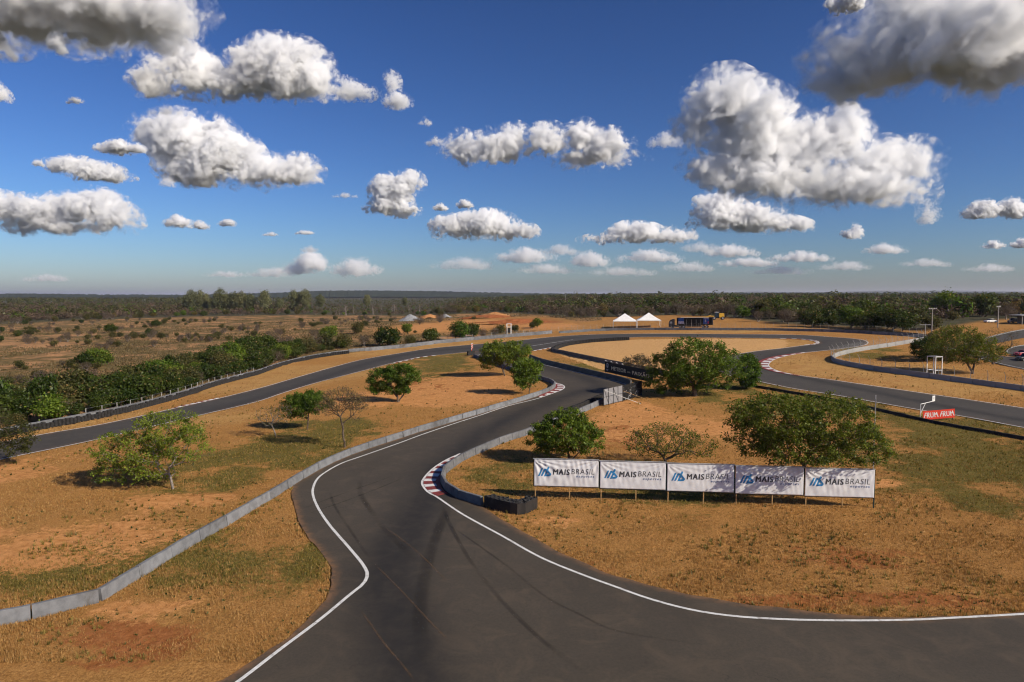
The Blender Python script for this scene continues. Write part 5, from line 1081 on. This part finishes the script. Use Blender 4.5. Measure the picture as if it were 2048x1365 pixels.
# single bushes that can be told apart
BU = L['bush']
for k, kd, s, lab in (('round1', 'dark', 1.9, 'big round dark green bush behind the pale left wall'), ('b2', 'dark', 1.35, 'low wide dark bush right of the big round bush'), ('b3', 'green', 1.55, 'tallest green bush behind the pale wall near the far bend'), ('b4', 'dark', 1.2, 'dark bush just right of the tallest green bush'),
                      ('b5', 'olive', 1.2, 'olive bush at the joint of tyre wall and pale wall'), ('b6', 'dry', 1.1, 'brown bush left of the big round bush'), ('b7', 'olive', .8, 'small olive bush between the round bush and the low wide one'), ('b8', 'green', .9, 'small green bush on the dirt before the tents'), ('b9', 'olive', .7, 'small olive bush left of the little green one near the tents'),
                      ('b10', 'dark', 1.0, 'left one of the two dark bushes alone in the dry field'), ('b11', 'green', 1.25, 'right one of the two dark bushes alone in the dry field'), ('b12', 'dry', 1.3, 'brown leafless bush between the gravel heaps'), ('b13', 'olive', .9, 'olive bush left of the white stand'), ('b14', 'olive', .7, 'small bush right of the white stand'),
                      ('b15', 'dry', 1.2, 'brown bush in front of the grey gravel heap'), ('b16', 'dry', .8, 'brown bush behind the pale wall left of the white stand'), ('b17', 'dry', .9, 'brown bush right of the dark bush pair at the wall'), ('b18', 'green', 1.0, 'lone green bush above the big round bush'), ('b19', 'olive', 1.3, 'olive bush in the field left of the gravel heap'), ('b20', 'green', 1.3, 'green bush at the right end of the thick row')):
    plant(kd, *BU[k], s, lab, 'bush', 'single bushes beyond the track', KN[kd], .8 if k in ('round1', 'b2') else 1.0)
# shrubs dotted over the dry field
cnt = 0
while cnt < 280:
    y = 130 + 380 * random.random() ** 1.2; x = -y * .80 + random.random() * y * .76
    wl = np.array(L['band']); bx = np.interp(y, np.array(L['band'])[:, 1], np.array(L['band'])[:, 0]) if y < 260 else 1e9
    if x > bx - 17 or y > float(treeline_y(x, y)) - 8 or (y > 230 and x > -75 and random.random() < .8): continue
    dens = float(fbm2(np.array([x]), np.array([y]), 60, 3, 77)[0])
    if random.random() > (dens - .3) * 3: continue
    kd = random.choices(('shrub', 'olive', 'dry', 'dark'), (4, 1.4, 5.5, .4))[0]; s = random.uniform(.5, 1.1) if kd != 'shrub' else random.uniform(.6, 1.5)
    plant(kd, x, y, s * .75 if kd in ('dry', 'olive') else s, {'shrub': 'low olive shrub', 'olive': 'olive bush', 'dry': 'grey brown leafless bush', 'dark': 'dark green bush'}[kd] + ' on the dry field, ' + fzone(x, y), 'shrub' if kd == 'shrub' else 'bush', 'shrubs dotted over the dry field, ' + kd, 'field_shrub' if kd == 'shrub' else KN.get(kd)); cnt += 1
for i, p in enumerate(L['euc']): plant('euc', *p, random.uniform(.8, 1.35) * (.8 if i in (15, 16) else 1), ('first second third fourth fifth sixth seventh eighth ninth tenth eleventh twelfth thirteenth fourteenth fifteenth'.split()[i] + ' eucalyptus from the left on the left skyline') if i < 15 else ('lone slim eucalyptus against the blue ridge' if i == 15 else 'smallest eucalyptus against the blue ridge'), 'tree', 'tall eucalyptus trees', 'eucalyptus_tree')
for i in range(14):
    y = random.uniform(560, 700); x = y * random.uniform(-.27, -.08); plant('dead', x, y, random.uniform(.7, 1.15), 'thin dead tree standing on the left skyline', 'tree', 'thin dead trees', 'dead_tree')
# front of the woods: single trees; farther back one mass
def wood_kind(u):
    return random.choices(('green', 'dark', 'olive', 'dry', 'gold'), (1.0, .9, 3, 6, .4) if u < .17 else ((.8, 1.2, 3, 6, .8) if u < .37 else (2.0, 3, 3.5, 3, .6)))[0]
n_ind = 0
spots = []
for i in range(560):
    u = random.uniform(-.80, .80); y0 = float(np.interp(u, TLX, TLY)); dpt = 140 * random.random() ** 1.4; y = y0 + dpt; spots.append((dpt, u * y, y, u))
spots.sort()
gaps = []
for dpt, x, y, u in spots:
    if n_ind >= 285: break
    if any((x - a) ** 2 + (y - b) ** 2 < 9 for a, b in gaps): continue
    if inside(np.array([[x, y]]), SIDE[1])[0] or (x > 150 and y < 275): continue
    gaps.append((x, y)); kd = wood_kind(u); s = random.uniform(.75, 1.35) * (1.0 if u < .3 else 1.25) * (.7 if -.30 < u < -.12 else 1) * (random.choice((1, 1, 1, 1.35)) if u > .05 else 1)
    plant(kd, x, y, s, LB[kd] + (' front woodland tree ' if dpt < 14 else (' second row woodland tree ' if dpt < 40 else ' inner woodland tree ')) + zone(u), 'tree', LB[kd] + ' trees of the far woods', KN[kd].replace('bush', 'tree'), random.uniform(.8, 1.15)); n_ind += 1
# the rest of the woods, a mass nobody can count
def wood_mass(name, label, n, dmin, dmax, m, seed, smin=1, smax=1.6, ulo=-.85, uhi=.85, kinds=1.0, leafn=44, hs=1.0, asp=.6, ls=.78):
    r = np.random.default_rng(seed); u = r.uniform(ulo, uhi, n); y0 = np.interp(u, TLX, TLY); y = y0 + dmin + (dmax - dmin) * r.random(n) ** 1.5; x = u * y
    d = y; s = r.uniform(smin, smax, n); dip = 1 - .55 * (ss((u + .33) / .05) * (1 - ss((u + .12) / .06))); tall = np.where((u > .08) & (r.random(n) < .05), 1.5, 1.0); s = s * dip * tall; h = 4.0 * s * hs; w = 2.6 * s
    cen = np.repeat(np.c_[x, y, terrain(x, y) + h * .55], leafn, axis=0); q = r.normal(size=cen.shape); q /= np.linalg.norm(q, axis=1)[:, None]; q *= (r.random(len(q)) ** .35)[:, None]
    rep = np.repeat(np.c_[w, w, h * .5], leafn, axis=0); p = cen + q * rep; k = len(p)
    nor = q + r.normal(size=q.shape) * .5 + [0, 0, .5]; nor /= np.linalg.norm(nor, axis=1)[:, None]; t = np.cross(nor, r.normal(size=nor.shape)); t /= np.linalg.norm(t, axis=1)[:, None]; b = np.cross(nor, t)
    S = (r.uniform(.5, 1.1, k) * np.repeat(s, leafn) * ls)[:, None]
    V = np.stack([p - t * S, p + b * S * asp, p + t * S, p - b * S * asp], 1).reshape(-1, 3); T = np.repeat(np.clip(.5 + np.repeat(r.normal(size=n) * .25, leafn) + r.normal(size=k) * .2, 0, 1), 4)
    return tag(link(name, mesh(name, V, np.arange(k * 4).reshape(-1, 4), m, False, {'tint': T})), label, 'woods', None, 'stuff')
wood_mass('far_woods', 'olive and green far woods that stretch to the horizon', 2600, 60, 900, MAT['leaf_olive'], 1)
wood_mass('far_woods', 'dark green patches of the far woods', 700, 60, 700, MAT['leaf_dark'], 2, ulo=.1)
wood_mass('far_woods', 'brown leafless parts of the far woods', 3400, 40, 700, MAT['leaf_dry'], 3, leafn=46, asp=.19, ls=.95)
wood_mass('far_woods', 'green bushes mixed through the far woods', 350, 40, 600, MAT['leaf'], 4)
wood_mass('far_woods', 'dark plantation on the horizon', 3000, 900, 2600, MAT['leaf_olive'], 5, 1.2, 2.0, hs=1.3, leafn=26, ls=1)

# ------------------------------------------------------------------ far ridges
def ridge(name, pts, depth, m, seed):
    """long wooded rise: crest (x, y, height above local ground), slopes to both sides, bumpy crest of trees"""
    P = np.array(pts, float); n = 500; t = np.linspace(0, 1, n); tt = np.linspace(0, 1, len(P)); x = np.interp(t, tt, P[:, 0]); y = np.interp(t, tt, P[:, 1]); z = np.interp(t, tt, P[:, 2]); r = np.random.default_rng(seed)
    z = z + 4.0 * r.random(n) ** 2; V = []; prof = [(-1, 0), (-.6, .35), (-.25, .8), (0, 1), (.3, .8), (1, 0)]
    for (o, f) in prof: V.append(np.c_[x + o * depth * x / y, y + o * depth, 14 + (z - 14) * f + (r.random(n) * 5 if 0 < f < 1 else 0) - (6 if f == 0 else 0)])
    V = np.concatenate(V); k = (np.arange(5)[:, None] * n + np.arange(n - 1)[None]).ravel()
    return tag(link(name, mesh(name, V, np.c_[k, k + 1, k + n + 1, k + n], m)), kind='structure')
MAT['ridge'] = simple('wooded_ridge', (.030, .042, .030), 1, .4, .02, .05, coord='geo')
ridge('hills', [(-3400, 4200, 18), (-3000, 4200, 26), (-2500, 4200, 18), (-2000, 4200, 16), (-1500, 4300, 30), (-1200, 4300, 44), (-900, 4300, 46), (-500, 4300, 42), (0, 4400, 30), (700, 4500, 22), (1300, 4500, 24)], 900, MAT['ridge'], 3)
ridge('hills', [(-200, 3000, 18), (600, 3000, 24), (1200, 2900, 27), (2000, 2900, 28), (2800, 2900, 27)], 500, MAT['ridge'], 4)
ridge('hills', [(3000, 14000, 40), (5000, 14000, 85), (6200, 14000, 70), (7500, 14000, 100), (9000, 14000, 105), (11000, 14000, 80), (13000, 14000, 60)], 2000, MAT['ridge'], 5)

# ------------------------------------------------------------------ dry grass tufts
def grass(name, label, n, y0, y1, pick, m, hmin, hmax, seed, blades=4, wid=.016):
    r = np.random.default_rng(seed); y = 1 / (1 / y1 + (1 / y0 - 1 / y1) * r.random(n)); x = (r.random(n) * 2 - 1) * y * .80
    f = fields(x, y); keep = pick(f, r.random(n), x, y) & ~on_road(np.c_[x, y]); x, y = x[keep], y[keep]; n = len(x)
    z = terrain(x, y) - .08; a = r.random((n, blades)) * 2 * np.pi; h = r.uniform(hmin, hmax, (n, blades)); sp = r.uniform(.3, .9, (n, blades)) * h
    bx = x[:, None] + r.normal(size=(n, blades)) * .05; by = y[:, None] + r.normal(size=(n, blades)) * .05
    w = wid * (y / 50)[:, None] ** .8 * np.ones((1, blades)); zz = np.repeat(z[:, None], blades, 1)
    ca, sa = np.cos(a), np.sin(a)
    V = np.stack([np.stack([bx - sa * w, by + ca * w, zz], -1), np.stack([bx + sa * w, by - ca * w, zz], -1), np.stack([bx + ca * sp, by + sa * sp, zz + .08 + h], -1)], 2).reshape(-1, 3)
    k = n * blades; T = np.repeat(np.clip(.5 + np.repeat(r.normal(size=n) * .22, blades) + r.normal(size=k) * .2, 0, 1), 3)
    return tag(link(name, mesh(name, V, np.arange(k * 3).reshape(-1, 3), m, False, {'tint': T})), label, 'grass', None, 'stuff')
MAT['straw'] = leaf_mat('straw', (.20, .105, .033), (.52, .31, .11), trans=.2, rand=0)
MAT['grass'] = leaf_mat('green_grass', (.09, .075, .014), (.28, .21, .05), trans=.25, rand=0)
MAT['scrub'] = leaf_mat('dry_scrub', (.085, .062, .03), (.21, .15, .07), trans=.15, rand=0)
MAT['weed'] = leaf_mat('weed', (.022, .04, .010), (.075, .10, .025), trans=.25, rand=0)
grass('dry_grass', 'straw coloured dry grass over the verges and slopes', 190000, 36, 185, lambda f, q, x, y: q < np.clip(.9 - f['bare'] * 1.5 - f['red'] * .7 - f['green'] * .5 - f['sand'] - f['far'], .02, 1), MAT['straw'], .04, .15, 11)
grass('green_grass', 'olive green grass on the slopes', 150000, 36, 185, lambda f, q, x, y: q < np.clip(f['green'] * 1.5 - .35 - f['bare'] - f['sand'] - f['far'] - f['verge'], 0, 1), MAT['grass'], .06, .20, 12)
grass('weeds', 'dark low weeds scattered on the verges', 12000, 36, 175, lambda f, q, x, y: (q < .22) & (f['sand'] < .5) & (f['far'] < .5) & (fbm2(x, y, 4, 3, 31) > .5), MAT['weed'], .03, .16, 13, 9, .03)
grass('grass_clumps', 'taller clumps of yellow green grass on the slopes', 5000, 36, 150, lambda f, q, x, y: (q < .9) & (f['sand'] < .5) & (f['far'] < .5) & (fbm2(x, y, 9, 3, 61) > .52), MAT['grass'], .10, .34, 15, 12, .025)
grass('field_scrub', 'low scrub over the far dry field', 190000, 125, 520, lambda f, q, x, y: (f['far'] > .5) & (fbm2(x, y, 22, 4, 51) + .3 * q > .64), MAT['scrub'], .15, .55, 14, 3, .045)

# ------------------------------------------------------------------ clouds: real volumes at their height and distance
def ico(sub):
    bm = bmesh.new(); bmesh.ops.create_icosphere(bm, subdivisions=sub, radius=1); V = np.array([v.co[:] for v in bm.verts]); F = np.array([[v.index for v in f.verts] for f in bm.faces]); bm.free(); return V, F
IV, IF = ico(2)
def cloud_mat(name, puffs, R0, zb, dens, soft, seed, wisp):
    m = bpy.data.materials.new(name); m.use_nodes = True; nt = m.node_tree; nt.nodes.clear(); o = N(nt, 'ShaderNodeOutputMaterial')
    v = N(nt, 'ShaderNodeVolumePrincipled'); v.inputs['Color'].default_value = (.980, .987, .999, 1); v.inputs['Anisotropy'].default_value = 0.0
    tc = N(nt, 'ShaderNodeTexCoord'); P = tc.outputs['Object']
    def vm(op, a, b=None, c=None):
        n = N(nt, 'ShaderNodeVectorMath', operation=op)
        for i, q in enumerate((a, b, c)):
            if q is None: continue
            if isinstance(q, tuple): n.inputs[i].default_value = q
            else: nt.links.new(q, n.inputs[i])
        return n
    off = vm('ADD', P, (seed * 1371.3, seed * 733.1, 0)).outputs[0]
    n1 = N(nt, 'ShaderNodeTexNoise', Scale=1 / (R0 * 1.5), Detail=0.0, Roughness=.5); nt.links.new(off, n1.inputs['Vector'])
    w = vm('MULTIPLY_ADD', n1.outputs['Color'], (R0 * WARP,) * 3, vm('ADD', P, (-R0 * WARP / 2,) * 3).outputs[0]).outputs[0]
    acc = None
    for (c, r) in puffs:
        q = vm('MULTIPLY', vm('SUBTRACT', w, tuple(map(float, c))).outputs[0], tuple(float(1 / t) for t in r)).outputs[0]
        ln = vm('LENGTH', q).outputs['Value']; d = math_(nt, 'MULTIPLY', math_(nt, 'SUBTRACT', 1.0, ln), float(min(r) / R0))
        acc = d if acc is None else math_(nt, 'SMOOTH_MAX', acc, d, .12)
    n2 = N(nt, 'ShaderNodeTexNoise', Scale=1 / (R0 * .5), Detail=3.0, Roughness=.62); nt.links.new(off, n2.inputs['Vector'])
    s = math_(nt, 'MULTIPLY_ADD', n2.outputs['Fac'], AMP * wisp, acc); n3 = N(nt, 'ShaderNodeTexNoise', Scale=1 / (R0 * 2.4), Detail=0.0, Roughness=.5); nt.links.new(off, n3.inputs['Vector'])
    s = math_(nt, 'MULTIPLY_ADD', n3.outputs['Fac'], 1.3, s); s = math_(nt, 'SUBTRACT', s, AMP * wisp * .5 + .62)
    vo = N(nt, 'ShaderNodeTexVoronoi', Scale=1 / (R0 * .62), Detail=1.0, Roughness=.55, Lacunarity=2.3); nt.links.new(w, vo.inputs['Vector'])
    s = math_(nt, 'MULTIPLY_ADD', vo.outputs['Distance'], -1.15, s); s = math_(nt, 'ADD', s, .56)
    sep = N(nt, 'ShaderNodeSeparateXYZ'); nt.links.new(w, sep.inputs[0])
    fl = mrange(nt, sep.outputs['Z'], float(zb), float(zb + R0 * .9), -.7, 0, True); s = math_(nt, 'ADD', s, fl)
    core = mrange(nt, s, .0, soft, 0, float(dens)); veil = mrange(nt, s, -.42, .05, 0, float(dens) * .045)
    nt.links.new(math_(nt, 'ADD', core, veil), v.inputs['Density'])
    nt.links.new(v.outputs[0], o.inputs['Volume']); return m
CLAB = dict(c1='large grey cloud in the upper left corner', c2='small wisp below the upper left grey cloud', c3='white double topped cloud at upper left', c3b='ragged wisps right of the double topped cloud', c4='large sloping white cloud at middle left', c4b='small flat cloud left of the sloping white cloud',
            c5='low slanting cloud near the left edge', c6='long flat based cloud at the left edge above the horizon', c7='small flat cloud right of the long left one', c7b='tiny round cloud next to the small flat one', c8='compact tower cloud left of the centre', c9='white cloud group left of the centre line', c9b='white cloud group with two towers at the centre',
            c10='biggest towering white cloud on the right', c11='flat cloud under the biggest white cloud', c12='large dark bellied cloud in the upper right corner', c12b='grey scrap at the top edge beside the dark bellied cloud', c13='cloud pair at the right edge', c14='low white cloud below the centre group', c15='low white cloud right of the middle above the horizon', c16='small puff under the right end of the biggest cloud',
            s1='tiny flat cloud at lower left', s2='second tiny flat cloud at lower left', s3='small wisp under the double topped cloud, left', s4='tiny puff near the left edge', s5='small puff above the low white cloud', s6='small puff left of the other one above the low white cloud', s7='small low cloud at the right edge', s8='cloud scrap cut by the left edge',
            h1='faint pink cloud low on the left horizon', h2='faint pink cloud right of the first on the left horizon', h4='faint low cloud below the low white cloud', h5='faint low cloud at the centre horizon', h6='faint low cloud under the right hand low cloud', h7='faint cloud band below the flat cloud', h8='lowest faint cloud band right of the centre', h9='faint cloud band under the biggest cloud', h10='faint cloud scrap at the right horizon',
            w1='thin wisp left of the centre cloud group', w2='tiny wisp high left of the centre cloud group', w3='thin streak left of the compact tower cloud', w4='dim fragment between the centre group and the biggest cloud', w5='dim fragment under the sloping cloud', w6='thin veil above the sloping white cloud', w7='thin fragment at the right end of the biggest cloud')
for q_, (k_, w_) in enumerate((('k1', 'left of the pink pair'), ('k2', 'far left of the pink pair'), ('k3', 'left below the low white cloud'), ('k4', 'under the centre haze'), ('k5', 'right of the centre, lowest'), ('k6', 'below the right hand low cloud'), ('k7', 'under the flat cloud, lowest'), ('k8', 'under the small puff on the right'), ('k9', 'between the two low white clouds'), ('k10', 'right beside the right hand low cloud'), ('k11', 'low on the right horizon'), ('k12', 'small, above the pink pair'), ('k13', 'at the far left horizon'), ('k14', 'at the far right horizon'))): CLAB[k_] = 'faint hazy cloud streak ' + w_
WARP, AMP = 1.3, 1.9
def make_cloud(key, D, puffs, seed):
    r = np.random.default_rng(seed); Vs = []; Fs = []; n = 0
    cx = float(np.mean([p[0] for p in puffs])); org = np.array([cx, D, puffs[0][1]], float); pl_ = []
    if len(puffs) <= 2:                                # ragged little groups rather than single lenses
        puffs = [(x + a * rx, z + b * rz, rx * f, rz * g) for (x, z, rx, rz) in puffs for a, b, f, g in ((-.55, -.2, .42, .62), (.05, .15, .5, .95), (.5, -.15, .45, .7), (-.1, -.3, .7, .5), (r.uniform(-.4, .4), .35, .25, .7))]
    R0 = float(np.median([min(p[2], p[3]) for p in puffs]))
    for (x, z, rx, rz) in puffs:
        ry = rx * 1.1 if key in ('c1', 'c12') else (rx + rz) / 2 if key[0] == 'c' else rz * 1.3; c = np.array([x, D + r.uniform(-.35, .35) * ry, z]) - org; rad = np.array([rx, ry, rz]) * (1.24 if key[0] == 'c' else 1.55 if key[0] in 'hk' else 1.1); pl_.append((c, rad))
        V = IV * (rad + R0 * .42) + c; Vs.append(V); Fs.append(IF + n); n += len(V)
    V = np.concatenate(Vs); F = np.concatenate(Fs); zb = min(c[2] - q[2] for c, q in pl_) + R0 * .15
    V[:, 2] = np.maximum(V[:, 2], zb - R0 * .05)
    me = mesh('cloud_lobes', V, F); o = link('cloud', me, None, org)
    md = o.modifiers.new('r', 'REMESH'); md.mode = 'VOXEL'; md.voxel_size = R0 * .22
    dg = bpy.context.evaluated_depsgraph_get(); m2 = bpy.data.meshes.new_from_object(o.evaluated_get(dg)); o.modifiers.clear(); o.data = m2; bpy.data.meshes.remove(me); m2.name = 'cloud'; m2.materials.clear()
    if key[0] == 'k': th, soft, wisp = .8, .8, 1.2
    elif key[0] == 'w': th, soft, wisp = 1.6, .7, 1.4
    elif key[0] == 'h': th, soft, wisp = 1.8, .6, 1.1
    elif key in ('c3b', 'c2', 's3', 's1', 's2', 'c7b', 's4', 's8'): th, soft, wisp = 4.0, .5, 1.25
    elif key[0] == 's': th, soft, wisp = 10., .4, 1.0
    elif key in ('c1', 'c12'): th, soft, wisp = 15., .6, .7
    else: th, soft, wisp = 14., .48, 1.0
    m2.materials.append(cloud_mat('cloud_' + key, pl_, R0, zb, th / (2 * R0), soft, seed, wisp)); o.name = 'cloud'
    tag(o, CLAB[key], 'cloud')
if CLOUDS:
    for i, (k, (D, pf)) in enumerate(L['clouds'].items()): make_cloud(k, D, pf, 300 + i * 7)

# ------------------------------------------------------------------ dry-season haze lying over the plain
hm = bpy.data.materials.new('haze'); hm.use_nodes = True; hn = hm.node_tree; hn.nodes.clear(); ho = N(hn, 'ShaderNodeOutputMaterial')
hv = N(hn, 'ShaderNodeVolumePrincipled'); hv.inputs['Color'].default_value = (.80, .81, .97, 1); hv.inputs['Density'].default_value = HAZE; hv.inputs['Anisotropy'].default_value = .2
hn.links.new(hv.outputs[0], ho.inputs['Volume'])
hz = MB().box(-62000, 62000, -4000, 62000, -8, 130).build('haze', hm); tag(hz, kind='stuff')
